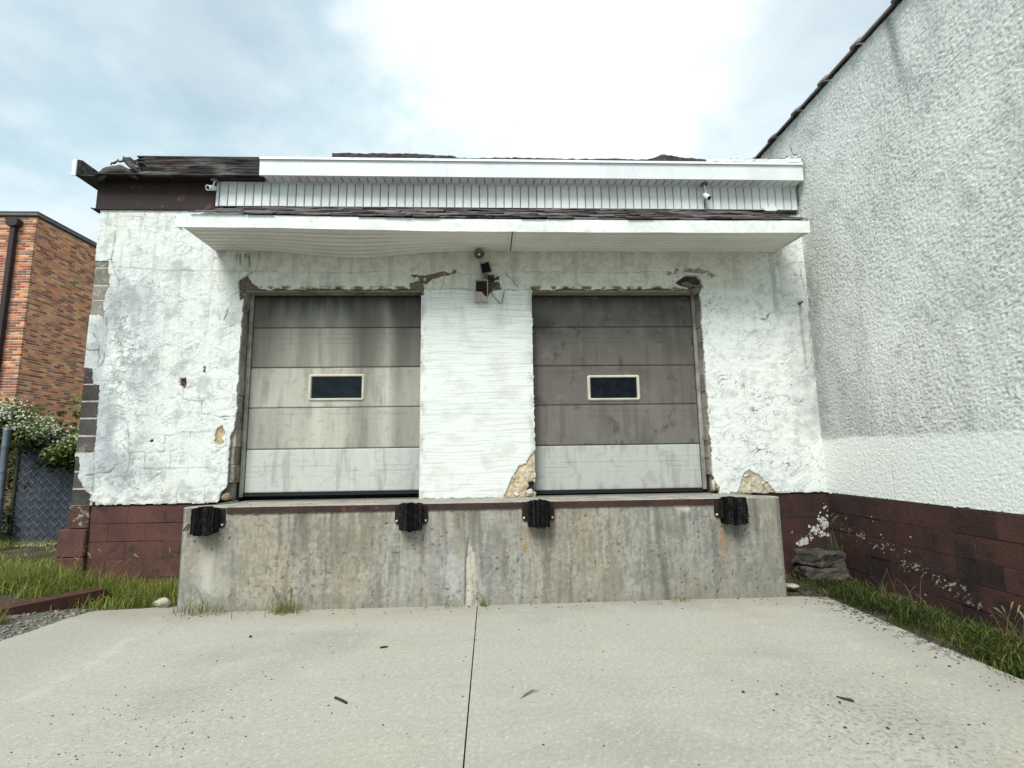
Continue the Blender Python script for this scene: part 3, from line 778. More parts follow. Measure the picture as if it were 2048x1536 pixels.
chunk('plaster_chunk', (2.665, 0.015, 0.945), (0.035, 0.03, 0.045), M['tan_stone'], ware, 9)
chunk('plaster_chunk', (2.46, 0.03, 3.42), (0.10, 0.05, 0.045), M['rough_mortar'], ware, 12)
chunk('plaster_chunk', (2.54, 0.02, 3.34), (0.07, 0.05, 0.05), M['rough_mortar'], ware, 13)

# --- painted foundation blocks
def courses(x0, x1, tops, m, first=0.0, y0=0.016, parent=ware):
    for r, (z1, z0) in enumerate(zip(tops, tops[1:])):
        x = x0 - (0.2 if r % 2 else 0.0) - first
        while x < x1:
            a, c = max(x, x0), min(x + 0.4, x1)
            if c - a > 0.03:
                piece('foundation_block', (a + .0008, c - .0008, y0 + random.uniform(-.0015, .0015), y0 + .2, z0 + .0008, z1 - .0008 - (random.random() ** 3 * 0.010 if r else 0)), m, parent, 0.0016, 0.001)
            x += 0.4


courses(-4.42, -2.80, [0.866, 0.678, 0.484, 0.295, 0.10, -0.1], M['brown_paint'])
courses(2.78, 3.957, [0.866, 0.60, 0.39, 0.19, -0.06], M['brown_peel_y'], 0.12)
mb = MB(); mb.box(-4.42, -2.80, 0.028, 0.25, -0.1, 0.862); mb.box(2.78, 3.955, 0.028, 0.25, -0.1, 0.862)
mb.build('foundation_joint', M['cavity'], ware)
M['corner_pier'] = mat('corner_pier', (0.10, 0.045, 0.035), (0.05, 0.032, 0.028), scale=4, fine=0.25, bump=0.005, bscale=30, c3=(0.33, 0.29, 0.22), s3=3.6, t3=(0.52, 0.56))
piece('corner_block', (-4.645, -4.425, -0.004, 0.3, 0.632, 0.868), M['corner_pier'], ware, 0.008, 0.003)
piece('corner_block', (-4.715, -4.425, -0.030, 0.3, 0.33, 0.628), M['brown_paint'], ware, 0.010, 0.003)
piece('corner_block', (-4.715, -4.425, -0.032, 0.3, -0.10, 0.326), M['brown_paint'], ware, 0.010, 0.003)


def flakes(name, n, fn, m, parent, size=(0.008, 0.03), **kw):
    """irregular paint flakes: thin many-sided chips; fn(i) -> point, unit u, unit v, normal"""
    q = MB()
    for i in range(n):
        r = fn(i)
        if r is None: continue
        p, u, v, nn, st = r
        s = random.uniform(*size); kx = random.randint(5, 7); th = 0.0015
        pts = []
        for a in range(kx):
            rr = s * random.uniform(0.45, 1.0); t = 2 * math.pi * a / kx
            pts.append(p + u * (rr * math.cos(t)) + v * (rr * st * math.sin(t)))
        q.add(pts + [w + nn * th for w in pts], [tuple(range(kx, 2 * kx))] + [(j, (j + 1) % kx, kx + (j + 1) % kx, kx + j) for j in range(kx)])
    return q.build(name, m, parent, **kw)


def fl_corner(i):
    t = random.random()
    x = 3.94 - abs(random.gauss(0, 0.16)) * (0.5 + t); zz = 0.30 + 0.42 * (x - 3.55) / 0.4 * random.uniform(0.2, 1.3)
    if zz < 0.28: return None
    return Vector((x, 0.0115, zz)), Vector((1, 0, 0)), Vector((0, 0, 1)), Vector((0, -1, 0)), 1.0


flakes('paint_flake', 34, fl_corner, M['peel_white'], ware, (0.004, 0.030), kind='stuff')

# --- dark steel band and rotten eave at the left end of the roof
mb = MB(); mb.box(-4.69, -3.20, -0.012, 0.06, 4.338, 4.70); mb.build('steel_band', M['dark_steel'], ware)
mb = MB(); mb.box(-4.69, -3.30, -0.024, -0.010, 4.338, 4.352); mb.box(-4.69, -4.64, 0.06, 5.9, 4.338, 4.70); mb.build('band_flange', M['dark_steel'], ware)
mb = MB(); mb.add([(-4.78, 0.02, 4.375), (-4.63, -0.01, 4.335), (-4.63, 0.2, 4.335), (-4.78, 0.2, 4.37), (-4.78, 0.02, 4.38), (-4.63, -0.01, 4.345), (-4.63, 0.2, 4.345), (-4.78, 0.2, 4.378)],
                  [(0, 1, 2, 3), (4, 7, 6, 5), (0, 4, 5, 1), (0, 3, 7, 4)]); mb.build('flashing_scrap', M['dark_steel'], ware)
mb = MB(); mb.box(-4.63, -2.72, -0.17, 0.05, 4.702, 4.716); mb.build('eave_board', M['dark_steel'], ware)

U = np.arange(-4.21, -2.715, 0.0065); V = np.arange(4.692, 4.945, 0.0065)
X, Z = np.meshgrid(U, V, indexing='ij')
gr = fbm(X * 2.2, Z * 46, 4, 110)
H = 0.010 * gr + 0.006 * fbm(X * 5, Z * 60, 3, 111) + 0.012 * fbm(X * 2, Z * 6, 3, 112)
Cw = np.zeros(X.shape + (3,)) + np.array((0.040, 0.037, 0.037))
Cw = blend(Cw, sst(gr, 0.05, 0.4) * 0.85, (0.13, 0.125, 0.12))
Cw = blend(Cw, sst(fbm(X * 3, Z * 16, 4, 117), 0.08, 0.4) * 0.5, (0.19, 0.185, 0.175))
Cw = blend(Cw, sst(fbm(X * 1.5, Z * 12, 4, 113), 0.12, 0.35) * 0.6, (0.075, 0.03, 0.026))
Cw = blend(Cw, sst(gr, -0.05, -0.4), (0.010, 0.009, 0.010))
fx = (X[:-1, :-1] + X[1:, 1:]) / 2; fz = (Z[:-1, :-1] + Z[1:, 1:]) / 2
lft = -4.10 + 0.22 * fbm(fx * 0, fz * 30, 4, 114) - 0.10 * (fz - 4.80) + 0.06 * sst(-np.abs(fz - 4.80), -0.06, 0)
keep = (fx > lft) & (fz < 4.922 + 0.012 * fbm(fx * 7, fz * 0, 4, 115) + 0.006 * (fx + 3)) & (fz > 4.700 + 0.008 * fbm(fx * 6, fz * 0, 3, 116))
sheet('rotten_board', U, V, lambda u, v, h: (u, -0.172 - h, v), H=H, C=Cw, keep=keep, depth=(0, 0.045, 0), m=M['old_wood'], parent=ware)


def strip(name, prof, w, m, parent, thick=0.012, twist=0.0, jag=0.0, seed=0, n=14):
    """a bent scrap: a path of points swept by a width vector, given thickness"""
    rg = random.Random(seed)
    q = MB(); P = [Vector(p) for p in prof]
    L = []
    for i in range(n + 1):
        t = i / n * (len(P) - 1); k = min(int(t), len(P) - 2)
        L.append(P[k].lerp(P[k + 1], t - k))
    vs = []; fs = []
    wv = Vector(w)
    for i, p in enumerate(L):
        a = p + Vector((0, 0, rg.uniform(-jag, jag))); c = p + wv + Vector((0, 0, rg.uniform(-jag, jag)))
        mid = (a + c) / 2 + Vector((rg.uniform(-jag, jag), 0, rg.uniform(-jag, jag)))
        vs += [a, mid, c]
    for i in range(n):
        for s in range(2):
            k = i * 3 + s
            fs.append((k, k + 1, k + 4, k + 3))
    q.add(vs, fs, True)
    o = q.build(name, m, parent)
    md = o.modifiers.new('thickness', 'SOLIDIFY'); md.thickness = thick; md.offset = 0
    return o


M['wood_scrap'] = mat('wood_scrap', (0.05, 0.046, 0.043), (0.10, 0.093, 0.085), scale=22, fine=0.3, bump=0.006, bscale=30, stretch=(0.4, 1, 1), c3=(0.018, 0.016, 0.016), s3=12)
# inner face of the side eave board, its white end trim and the torn scraps behind the broken front board
mb = MB(); mb.prism([(-0.19, 4.70), (2.8, 4.70), (2.8, 4.90), (-0.12, 4.90), (-0.19, 4.87)], 0, -4.845, -4.81); mb.build('side_board', M['wood_scrap'], ware)
mb = MB(); mb.box(-4.845, -4.60, -0.15, 2.8, 4.688, 4.699); mb.build('side_soffit', M['membrane'], ware)
mb = MB(); mb.prism([(-0.205, 4.66), (-0.192, 4.66), (-0.192, 4.87), (-0.205, 4.86)], 0, -4.852, -4.805); mb.build('end_trim', M['white_metal'], ware)
chunk('rotten_lump', (-4.22, -0.06, 4.79), (0.15, 0.06, 0.085), M['wood_scrap'], ware, 31, 3)
chunk('rotten_lump', (-4.10, -0.09, 4.83), (0.09, 0.06, 0.085), M['wood_scrap'], ware, 32, 3)
strip('wood_scrap', [(-4.62, -0.13, 4.73), (-4.50, -0.16, 4.80), (-4.33, -0.17, 4.815), (-4.17, -0.14, 4.74)], (0.02, 0.02, -0.085), M['wood_scrap'], ware, 0.02, jag=0.006, seed=1)
strip('wood_scrap', [(-4.30, -0.19, 4.90), (-4.26, -0.20, 4.83), (-4.20, -0.19, 4.76), (-4.12, -0.15, 4.71)], (0.075, 0.03, 0.01), M['wood_scrap'], ware, 0.014, jag=0.012, seed=2)
strip('wood_scrap', [(-4.50, -0.10, 4.865), (-4.40, -0.14, 4.875), (-4.28, -0.15, 4.87), (-4.10, -0.13, 4.88)], (0.01, 0.02, 0.035), M['wood_scrap'], ware, 0.012, jag=0.016, seed=3)
strip('wood_scrap', [(-4.33, -0.15, 4.93), (-4.24, -0.17, 4.90), (-4.1, -0.13, 4.84)], (0.02, 0.01, -0.05), M['membrane'], ware, 0.01, jag=0.015, seed=4)

# --- vertical vinyl siding under the eave
sid0, sid1, zs0, zs1 = -3.285, 3.925, 4.392, 4.700
sid = MB().box(sid0, sid1, -0.006, 0.06, zs0, zs1).build('siding_backing', M['groove'], ware)
pitch = 0.1015
def slatmesh(nm, w, h, t):
    q = MB(); q.prism([(0.0035, 0), (w - 0.0035, 0), (w - 0.009, -t), (0.009, -t)], 2, 0, h); return q.mesh(nm)
sl_me = slatmesh('siding_slat', pitch, zs1 - zs0 - .012, 0.011); sl_me.materials.append(M['siding'])
n = int((sid1 - sid0 - 0.03) / pitch)
for i in range(n + 1):
    o = obj('siding_slat', sl_me, None, ware); o.location = (sid0 + 0.028 + i * pitch, -0.006, zs0 + .004)
    if i == n: o.scale.x = (sid1 - (sid0 + 0.028 + i * pitch)) / pitch
MB().box(sid0 - .004, sid0 + .026, -0.026, -0.0062, zs0 - .004, zs1 - .012).build('siding_trim', M['white_metal'], ware)
MB().box(sid0, sid1, -0.030, -0.0065, zs1 - .010, zs1 - .001).build('siding_trim', M['siding'], ware)

# --- white aluminium eave
ex0, ex1, ey = -2.715, 3.918, -0.19
mb = MB(); mb.box(ex0 + .005, ex1 - .005, ey + .012, 0.0, 4.712, 4.90); eave = mb.build('eave', M['groove'], ware)
sf_me = MB().prism([(0.0045, 0), (pitch - .0045, 0), (pitch - .009, -0.009), (0.009, -0.009)], 1, 0, 0.158).mesh('soffit_slat'); sf_me.materials.append(M['siding'])
n = int((ex1 - ex0) / pitch)
for i in range(n):
    o = obj('soffit_slat', sf_me, None, eave); o.location = (ex0 + 0.03 + i * pitch, ey + .016, 4.711)
MB().box(ex0, ex1, -0.036, -0.008, 4.7005, 4.7115).build('soffit_trim', M['siding'], eave)
for a, c in ((ex0, -0.497), (-0.4955, 1.372), (1.3735, ex1)):
    q = MB(); q.prism([(ey, 4.697), (ey + .012, 4.697), (ey + .012, 4.884), (ey - .004, 4.890), (ey - .004, 4.886), (ey, 4.880)], 0, a, c)
    q.box(a, c, ey + .012, ey + .03, 4.697, 4.703)
    q.build('fascia_panel', M['white_metal'], eave)
    q = MB(); q.prism([(ey - .022, 4.892), (ey + .02, 4.892), (ey + .02, 4.925), (ey - .012, 4.925)], 0, a, c); q.build('drip_edge', M['white_metal'], eave)

# --- roof deck with torn felt along its edge
mb = MB(); mb.box(-4.16, GX1 - .005, -0.16, 5.9, 4.93, 4.945); roof = mb.build('roof', M['membrane'], ware)
rg = random.Random(5)
def edge_strip(nm, xs, zt, m, y=-0.2, zb=4.927, th=0.25, par=roof):
    q = MB(); n = len(xs)
    vs = [(x, y + rg.uniform(-.008, .008), zb) for x in xs] + [(x, y + rg.uniform(-.004, .012), zt(x)) for x in xs] + [(x, y + th, zt(x)) for x in xs]
    fs = [(i, i + 1, n + i + 1, n + i) for i in range(n - 1)] + [(n + i, n + i + 1, 2 * n + i + 1, 2 * n + i) for i in range(n - 1)]
    fs += [(0, n, 2 * n), (n - 1, 2 * n - 1, 3 * n - 1)] if False else []
    q.add(vs, fs); o = q.build(nm, m, par)
    md = o.modifiers.new('thickness', 'SOLIDIFY'); md.thickness = 0.006
    return o
xs = np.arange(-1.87, -0.35, 0.04)
edge_strip('felt_strip', xs, lambda x: 4.958 + 0.028 * min(1, max(0, (-0.35 - x) / 0.5)) + rg.uniform(-.003, .003), M['membrane'])
xs = np.arange(-0.52, 2.2, 0.04)
edge_strip('felt_strip', xs, lambda x: 4.951 + 0.012 * math.sin(x * 5) * rg.random() + rg.uniform(-.004, .005), M['membrane'], -0.195)
xs = np.arange(1.95, 3.2, 0.035)
edge_strip('felt_strip', xs, lambda x: 4.945 + 0.055 * math.exp(-((x - 2.18) / 0.16) ** 2) + 0.035 * math.exp(-((x - 2.45) / 0.30) ** 2), M['membrane'], -0.19)
xs = np.arange(2.02, 2.42, 0.03)
edge_strip('felt_curl', xs, lambda x: 4.955 + 0.080 * math.exp(-((x - 2.17) / 0.12) ** 2), M['membrane_grey'], -0.175)
xs = np.arange(2.7, 3.91, 0.04)
edge_strip('flashing', xs, lambda x: 4.952 + 0.03 * (x - 2.7) / 1.2 + rg.uniform(-.003, .003), M['white_dented'], -0.203)
edge_strip('flashing', np.arange(3.0, 3.8, 0.05), lambda x: 4.965 + 0.03 * (x - 2.7) / 1.2 + rg.uniform(-.003, .003), M['brown_steel'], -0.19)
strip('flashing', [(3.72, -0.20, 5.0), (3.80, -0.19, 5.03), (3.88, -0.17, 5.03), (3.92, -0.16, 5.07)], (0, 0.03, -0.05), M['white_dented'], roof, 0.004, jag=0.01, seed=8)
strip('flashing', [(3.74, -0.18, 5.03), (3.83, -0.17, 5.035), (3.90, -0.15, 5.075)], (0, 0.03, -0.02), M['membrane'], roof, 0.004, jag=0.01, seed=9)

# --- canopy over the bays
cx0, cx1, cy = -3.325, 3.60, -0.665
q = MB(); q.prism([(cy + .02, 3.85), (0.0, 3.865), (0.0, 4.355), (cy + .02, 3.90)], 0, cx0 + .12, cx1 - .06); canopy = q.build('canopy', M['groove'], ware)


def sag(x, y):
    """the left half of the lining has dropped along the wall"""
    w = (y - cy) / (0 - cy)
    return -0.036 * sst(x, -3.3, 0.0) * y / cy - 0.098 * w * np.exp(-((x + 1.62) / 0.72) ** 2)


def droop(x, y):
    return -0.036 * sst(x, -3.3, 0.0) * (y - 0.0) / cy


rows = 7
def lining(x0, x1):
    xs = np.linspace(x0, x1, 44)
    dy = (0 - cy - 0.03) / rows
    for r in range(rows):
        ya = cy + 0.03 + r * dy + 0.005; yb = ya + dy - 0.010
        q = MB(); n = len(xs)
        prof = [(ya, 0.0), (ya + .012, -0.008), (yb - .012, -0.008), (yb, 0.0)]
        vs = []
        for (yy, dz) in prof:
            vs += [(x, yy, 3.838 + dz + float(sag(x, yy))) for x in xs]
        fs = [(i + k * n, i + 1 + k * n, i + 1 + (k + 1) * n, i + (k + 1) * n) for k in range(3) for i in range(n - 1)]
        q.add(vs, fs); q.build('soffit_slat', M['soffit'], canopy)
    q = MB(); vs = []
    for yy in (cy + .02, -0.001): vs += [(x, yy, 3.8395 + float(sag(x, yy))) for x in xs]
    n = len(xs); q.add(vs, [(i, i + 1, n + i + 1, n + i) for i in range(n - 1)]); q.build('soffit_backing', M['groove'], canopy)
lining(-3.235, 0.235)
lining(0.285, 3.553)
for a, c in ((0.225, 0.252), (0.268, 0.295)):
    MB().prism([(cy + .02, 3.786), (-0.004, 3.822), (-0.004, 3.845), (cy + .02, 3.809)], 0, a, c).build('soffit_trim', M['soffit'], canopy)
MB().prism([(cy + .02, 3.799), (-0.004, 3.835), (-0.004, 3.846), (cy + .02, 3.81)], 0, 0.252, 0.268).build('soffit_joint', M['groove'], canopy)
for xa in (-3.258, 3.553):
    dq = 0.036 if xa > 0 else 0.0
    MB().prism([(cy + .015, 3.822 - dq), (-0.004, 3.822), (-0.004, 3.85), (cy + .015, 3.85 - dq)], 0, xa, xa + .024).build('soffit_trim', M['soffit'], canopy)
# closing gables
for xa, xb in ((cx0 + .085, cx0 + .115), (cx1 - .055, cx1 - .03)):
    q = MB(); q.prism([(cy + .02, 3.846), (0.0, 3.846), (0.0, 4.37), (cy + .02, 3.95)], 0, xa, xb); q.build('gable_panel', M['white_metal'], canopy)


def fascia(x0, x1, proud, zoff, seed, tilt=0.0):
    U = np.arange(x0, x1 + .005, 0.02); V = np.linspace(3.818, 3.962, 12)
    X, Z = np.meshgrid(U, V, indexing='ij')
    H = 0.004 * fbm(X * 1.7, Z * 4, 3, seed) + 0.006 * sst(3.86 - Z, 0, 0.05) * fbm(X * 3.3, Z * 2, 3, seed + 1)
    H += 0.010 * np.exp(-((X - 0.25) / 0.12) ** 2) * fbm(X * 12, Z * 14, 3, seed + 2) * sst(3.93 - Z, -0.03, 0.08) * 2
    dz = 0.006 * fbm(X * 1.2, Z * 0, 3, seed + 3) * sst(3.90 - Z, 0, 0.07)
    sheet('fascia_panel', U, V, lambda u, v, h: (u, cy - proud - h, v + dz + zoff + tilt * (u - x0) - 0.036 * sst(u, -3.3, 0.0)), H=H, depth=(0, 0.012, 0), m=M['white_dented'], parent=canopy)
fascia(cx0 - .005, -0.30, 0.000, 0.004, 200)
fascia(-0.36, 2.52, 0.006, 0.000, 210)
fascia(2.46, 3.605, 0.012, -0.004, 220, 0.008)
MB().box(3.592, 3.605, cy + .01, cy + .12, 3.795, 3.92).build('fascia_return', M['white_dented'], canopy)
MB().box(cx0 - .004, cx0 + .006, cy + .005, cy + .10, 3.83, 3.955).build('fascia_return', M['white_dented'], canopy)

# shingle courses, each tab lying at its own angle
slope = math.atan2(4.392 - 3.945, -cy)
sm = []
rg = random.Random(9)
for v in range(7):
    q = MB(); w, d = 0.288, 0.16
    k1, k2 = rg.uniform(-.004, .004), rg.uniform(-.006, .010)
    n = 4
    top = [(w * i / n, 0, k2 * math.sin(i / n * 3.1) + rg.uniform(0, .006)) for i in range(n + 1)]
    vs = top + [(x, d, 0.001) for x, _, _ in top] + [(x, 0, z - .009) for x, _, z in top]
    fs = [(i, i + 1, n + 2 + i, n + 1 + i) for i in range(n)] + [(2 * (n + 1) + i, 2 * (n + 1) + i + 1, i + 1, i) for i in range(n)]
    q.add(vs, fs); me = q.mesh('shingle'); me.materials.append(M['shingle']); sm.append(me)
nrow = 6
for r in range(nrow):
    t = r / nrow
    y = cy - .022 + t * (-cy + .02); zz = 3.968 + 0.006 + t * (4.392 - 3.965)
    x = cx0 - .01 + (0.145 if r % 2 else 0) + (0.35 * t if True else 0) - 0.15
    while x < cx1 - 0.02:
        if x > cx0 - 0.02 + 0.45 * t:
            o = obj('shingle', rg.choice(sm), None, canopy)
            o.location = (x + rg.uniform(-.006, .006), y + rg.uniform(-.012, .008), zz + rg.uniform(-.002, .006) - 0.036 * float(sst(np.float64(x), -3.3, 0.0)) * (1 - t))
            o.rotation_euler = (slope + rg.uniform(-.10, .0), rg.uniform(-.012, .012), rg.uniform(-.015, .015))
            if x + 0.292 > cx1 + .01: o.scale.x = (cx1 + .01 - x) / 0.292
        x += 0.295
MB().box(3.45, 3.62, -0.06, -0.0265, 4.355, 4.41).build('flashing', M['white_metal'], canopy)

# --- overhead doors
def door(x0, x1, colfn, win, zb, nm_seed, label):
    root = empty('overhead_door', label); root.parent = ware
    lines = [zb, 1.470, 1.958, 2.444, 2.934, 3.42]
    for i, (a, c) in enumerate(zip(lines, lines[1:])):
        U = np.arange(x0, x1 + .004, 0.012); V = np.arange(a + 0.0025, c - 0.0020, 0.010)
        V = np.append(V, c - 0.0025)
        X, Z = np.meshgrid(U, V, indexing='ij')
        C = colfn(X, Z, i)
        H = 0.0012 * np.sin(Z * 2 * math.pi / 0.061) ** 8 * -1 + 0.0015 * fbm(X * 1.5, Z * 2, 2, nm_seed + i)
        e = np.minimum(Z - a, c - Z)
        H -= 0.006 * sst(0.010 - e, 0, 0.010)
        C = blend(C, sst(0.008 - e, 0, 0.006) * 0.7, (0.03, 0.028, 0.026))
        wv = np.exp(-((np.sin(Z * math.pi / 0.061 + 0.5)) / 0.10) ** 2) * sst(perlin(X * 3, Z * 20, 130), -0.2, 0.3)
        C *= (1 - 0.30 * wv)[..., None]
        keep = None
        if i == 2:
            fx = (X[:-1, :-1] + X[1:, 1:]) / 2; fz = (Z[:-1, :-1] + Z[1:, 1:]) / 2
            keep = ~((fx > win[0] + .03) & (fx < win[1] - .03) & (fz > win[2] + .03) & (fz < win[3] - .03))
        sheet('door_panel', U, V, lambda u, v, h: (u, 0.200 - h, v), H=H, C=C, keep=keep, depth=(0, 0.035, 0), m=M['door_paint'], parent=root)
    # window: rounded frame ring and pane
    wx0, wx1, wz0, wz1 = win
    def rrect(x0, x1, z0, z1, r, n=5):
        P = []
        for cx_, cz_, a0 in ((x1 - r, z1 - r, 0), (x0 + r, z1 - r, 90), (x0 + r, z0 + r, 180), (x1 - r, z0 + r, 270)):
            for k in range(n + 1):
                t = math.radians(a0 + 90 * k / n); P.append((cx_ + r * math.cos(t), cz_ + r * math.sin(t)))
        return P
    O = rrect(wx0, wx1, wz0, wz1, 0.028); I = rrect(wx0 + .040, wx1 - .040, wz0 + .034, wz1 - .034, 0.006)
    M1 = rrect(wx0 + .012, wx1 - .012, wz0 + .012, wz1 - .012, 0.022)
    M2 = rrect(wx0 + .030, wx1 - .030, wz0 + .026, wz1 - .026, 0.010)
    n = len(O); q = MB()
    rings = [[(x, 0.199, z) for x, z in O], [(x, 0.184, z) for x, z in M1], [(x, 0.184, z) for x, z in M2], [(x, 0.208, z) for x, z in I]]
    q.add([p for r_ in rings for p in r_], [(k * n + i, k * n + (i + 1) % n, (k + 1) * n + (i + 1) % n, (k + 1) * n + i) for k in range(3) for i in range(n)])
    q.build('window_frame', M['window_frame'], root)
    q = MB(); g0, g1, g2, g3 = wx0 + .034, wx1 - .034, wz0 + .030, wz1 - .030
    for bx in ((g0, g1, 0.2035, 0.2055, g2, g2 + .010), (g0, g1, 0.2035, 0.2055, g3 - .010, g3), (g0, g0 + .011, 0.2035, 0.2055, g2 + .010, g3 - .010), (g1 - .011, g1, 0.2035, 0.2055, g2 + .010, g3 - .010)): q.box(*bx)
    q.build('window_gasket', M['black'], root)
    MB().box(wx0 + .032, wx1 - .032, 0.206, 0.212, wz0 + .028, wz1 - .028).build('window_pane', M['glass'], root)
    MB().box(x0, x1, 0.17, 0.24, zb - 0.034, zb - 0.004).build('bottom_seal', M['black'], root)
    MB().box(x0, x1, 0.186, 0.1965, 3.325, 3.36).build('top_seal', M['black'], root)
    return root


def col_left(X, Z, i):
    v = fbm(X * 5.5, Z * 0.35 + 3 * i * 0.08, 4, 140)
    C = np.zeros(X.shape + (3,)) + np.array({1: (0.34, 0.325, 0.28), 2: (0.38, 0.365, 0.315), 3: (0.175, 0.16, 0.132)}.get(i, (0.135, 0.12, 0.098)))
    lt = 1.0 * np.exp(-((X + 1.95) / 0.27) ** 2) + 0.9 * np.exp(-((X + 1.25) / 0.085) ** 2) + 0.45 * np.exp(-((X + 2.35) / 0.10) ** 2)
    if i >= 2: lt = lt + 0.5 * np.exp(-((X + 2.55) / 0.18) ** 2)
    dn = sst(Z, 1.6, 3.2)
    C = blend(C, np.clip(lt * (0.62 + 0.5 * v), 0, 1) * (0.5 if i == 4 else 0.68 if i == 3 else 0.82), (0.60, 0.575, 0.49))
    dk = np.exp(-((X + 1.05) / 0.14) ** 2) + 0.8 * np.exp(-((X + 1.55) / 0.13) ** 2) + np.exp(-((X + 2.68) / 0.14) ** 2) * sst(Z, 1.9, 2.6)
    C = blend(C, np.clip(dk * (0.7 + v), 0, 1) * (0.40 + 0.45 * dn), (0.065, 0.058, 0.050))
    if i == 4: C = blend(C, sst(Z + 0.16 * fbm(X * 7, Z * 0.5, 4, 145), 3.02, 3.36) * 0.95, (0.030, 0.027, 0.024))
    if i == 0:
        C = np.zeros(X.shape + (3,)) + np.array((0.50, 0.51, 0.475))
        C = blend(C, sst(fbm(X * 7, Z * 1.2, 4, 142), 0.0, 0.4) * 0.4, (0.52, 0.51, 0.46))
        C = blend(C, sst(X, -1.35, -0.85) * 0.45, (0.36, 0.365, 0.355))
    C = blend(C, sst(fbm(X * 9, Z * 1.1 + i, 5, 143, 0.62), 0.06, 0.40) * 0.34, (0.12, 0.11, 0.095))
    C = blend(C, sst(fbm(X * 11, Z * 13, 4, 146, 0.65), 0.16, 0.36) * 0.22, (0.13, 0.12, 0.10))
    return C * (1 + 0.10 * fbm(X * 24, Z * 2.5, 3, 144))[..., None]


def col_right(X, Z, i):
    C = np.zeros(X.shape + (3,)) + (np.array((0.128, 0.114, 0.101)) if i in (3, 4, 2) else np.array((0.150, 0.138, 0.122)))
    C = blend(C, sst(fbm(X * 3.2, Z * 0.6, 4, 150), 0.05, 0.4) * 0.35, (0.185, 0.168, 0.148))
    sp_ = sst(fbm(X * 4.2, Z * 3.8, 5, 151, 0.6), 0.14, 0.34)
    C = blend(C, sst(fbm(X * 10, Z * 0.9, 4, 155), 0.05, 0.35) * 0.40, (0.075, 0.066, 0.057))
    sp_ = sp_ * sst(fbm(X * 14, Z * 10, 4, 156), -0.2, 0.2)
    C = blend(C, sp_ * (0.8 if i == 3 else 0.6), (0.045, 0.042, 0.040))
    C = blend(C, sst(fbm(X * 2.2, Z * 2.4, 4, 158), 0.0, 0.4) * 0.35, (0.075, 0.066, 0.058))
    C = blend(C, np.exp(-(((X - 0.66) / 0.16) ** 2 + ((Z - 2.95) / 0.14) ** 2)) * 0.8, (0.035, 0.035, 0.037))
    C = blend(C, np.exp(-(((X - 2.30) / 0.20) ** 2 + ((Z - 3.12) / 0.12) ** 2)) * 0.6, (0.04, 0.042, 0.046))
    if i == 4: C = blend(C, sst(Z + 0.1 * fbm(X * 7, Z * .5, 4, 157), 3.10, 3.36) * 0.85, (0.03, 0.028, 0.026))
    if i == 0:
        C = np.zeros(X.shape + (3,)) + np.array((0.42, 0.43, 0.40))
        C = blend(C, sst(fbm(X * 8, Z * 2.2, 5, 152, 0.65), 0.0, 0.36) * 0.55, (0.24, 0.24, 0.22))
    C = blend(C, sst(fbm(X * 5, Z * 6, 4, 153), 0.2, 0.45) * 0.3, (0.20, 0.19, 0.17))
    return C * (1 + 0.08 * fbm(X * 24, Z * 2.5, 3, 154))[..., None]


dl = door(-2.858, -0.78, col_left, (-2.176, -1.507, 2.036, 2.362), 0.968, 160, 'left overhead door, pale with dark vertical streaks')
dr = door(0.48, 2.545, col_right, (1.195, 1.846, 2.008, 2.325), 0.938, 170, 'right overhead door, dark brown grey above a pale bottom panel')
for root, xa, xb in ((dl, -2.902, -2.862), (dr, 2.549, 2.590)):
    q = MB(); q.box(xa, xb, 0.165, 0.197, 0.93, 3.345); q.build('door_track', M['track'], root)
    q = MB(); xm = (xa + xb) / 2; q.box(xm - .006, xm + .006, 0.153, 0.1648, 0.95, 3.345); q.build('door_track', M['track'], root)

# ================================================================== concrete loading dock
dock = empty('loading_dock', 'weathered concrete loading dock with a brown steel edge below the two bay doors', 'loading dock')
dx0, dx1, dy = -2.84, 2.80, -1.0
U = np.arange(dx0, dx1 + .004, 0.009); V = np.arange(-0.03, DOCK + .001, 0.009)
X, Z = np.meshgrid(U, V, indexing='ij')
v1 = fbm(X * 5.0, Z * 0.9, 5, 180, 0.58); v2 = fbm(X * 13, Z * 1.3, 4, 181); v3 = fbm(X * 9, Z * 7, 5, 182, 0.6)
C = np.zeros(X.shape + (3,)) + np.array((0.33, 0.315, 0.275))
C = blend(C, sst(v1, -0.1, 0.35) * 0.7, (0.44, 0.425, 0.375))
C = blend(C, sst(-X, 0.7, 1.4) * sst(X, -2.6, -2.2) * (0.36 + 0.5 * v1), (0.39, 0.325, 0.215))
C = blend(C, np.exp(-((X - 0.75) / 0.30) ** 2) * (0.45 + 0.5 * v2), (0.33, 0.265, 0.155))
v4 = fbm(X * 30, Z * 4, 4, 187, 0.65); v5 = fbm(X * 24, Z * 22, 4, 188, 0.7)
C = blend(C, sst(v2, 0.02, 0.36) * 0.62, (0.155, 0.15, 0.13))
C = blend(C, sst(v4, 0.05, 0.32) * 0.50, (0.15, 0.145, 0.125))
C = blend(C, sst(v5, 0.08, 0.3) * 0.45, (0.14, 0.135, 0.12))
C = blend(C, sst(-v5, 0.10, 0.3) * 0.35, (0.52, 0.51, 0.46))
C = blend(C, sst(X, 1.0, 1.8) * (0.30 + 0.45 * v3), (0.205, 0.205, 0.19))
C = blend(C, sst(v3, 0.05, 0.34) * 0.45, (0.185, 0.18, 0.16))
C = blend(C, np.exp(-((X + 0.45) / 0.35) ** 2) * sst(v3, -0.25, 0.2) * 0.5, (0.52, 0.53, 0.52))
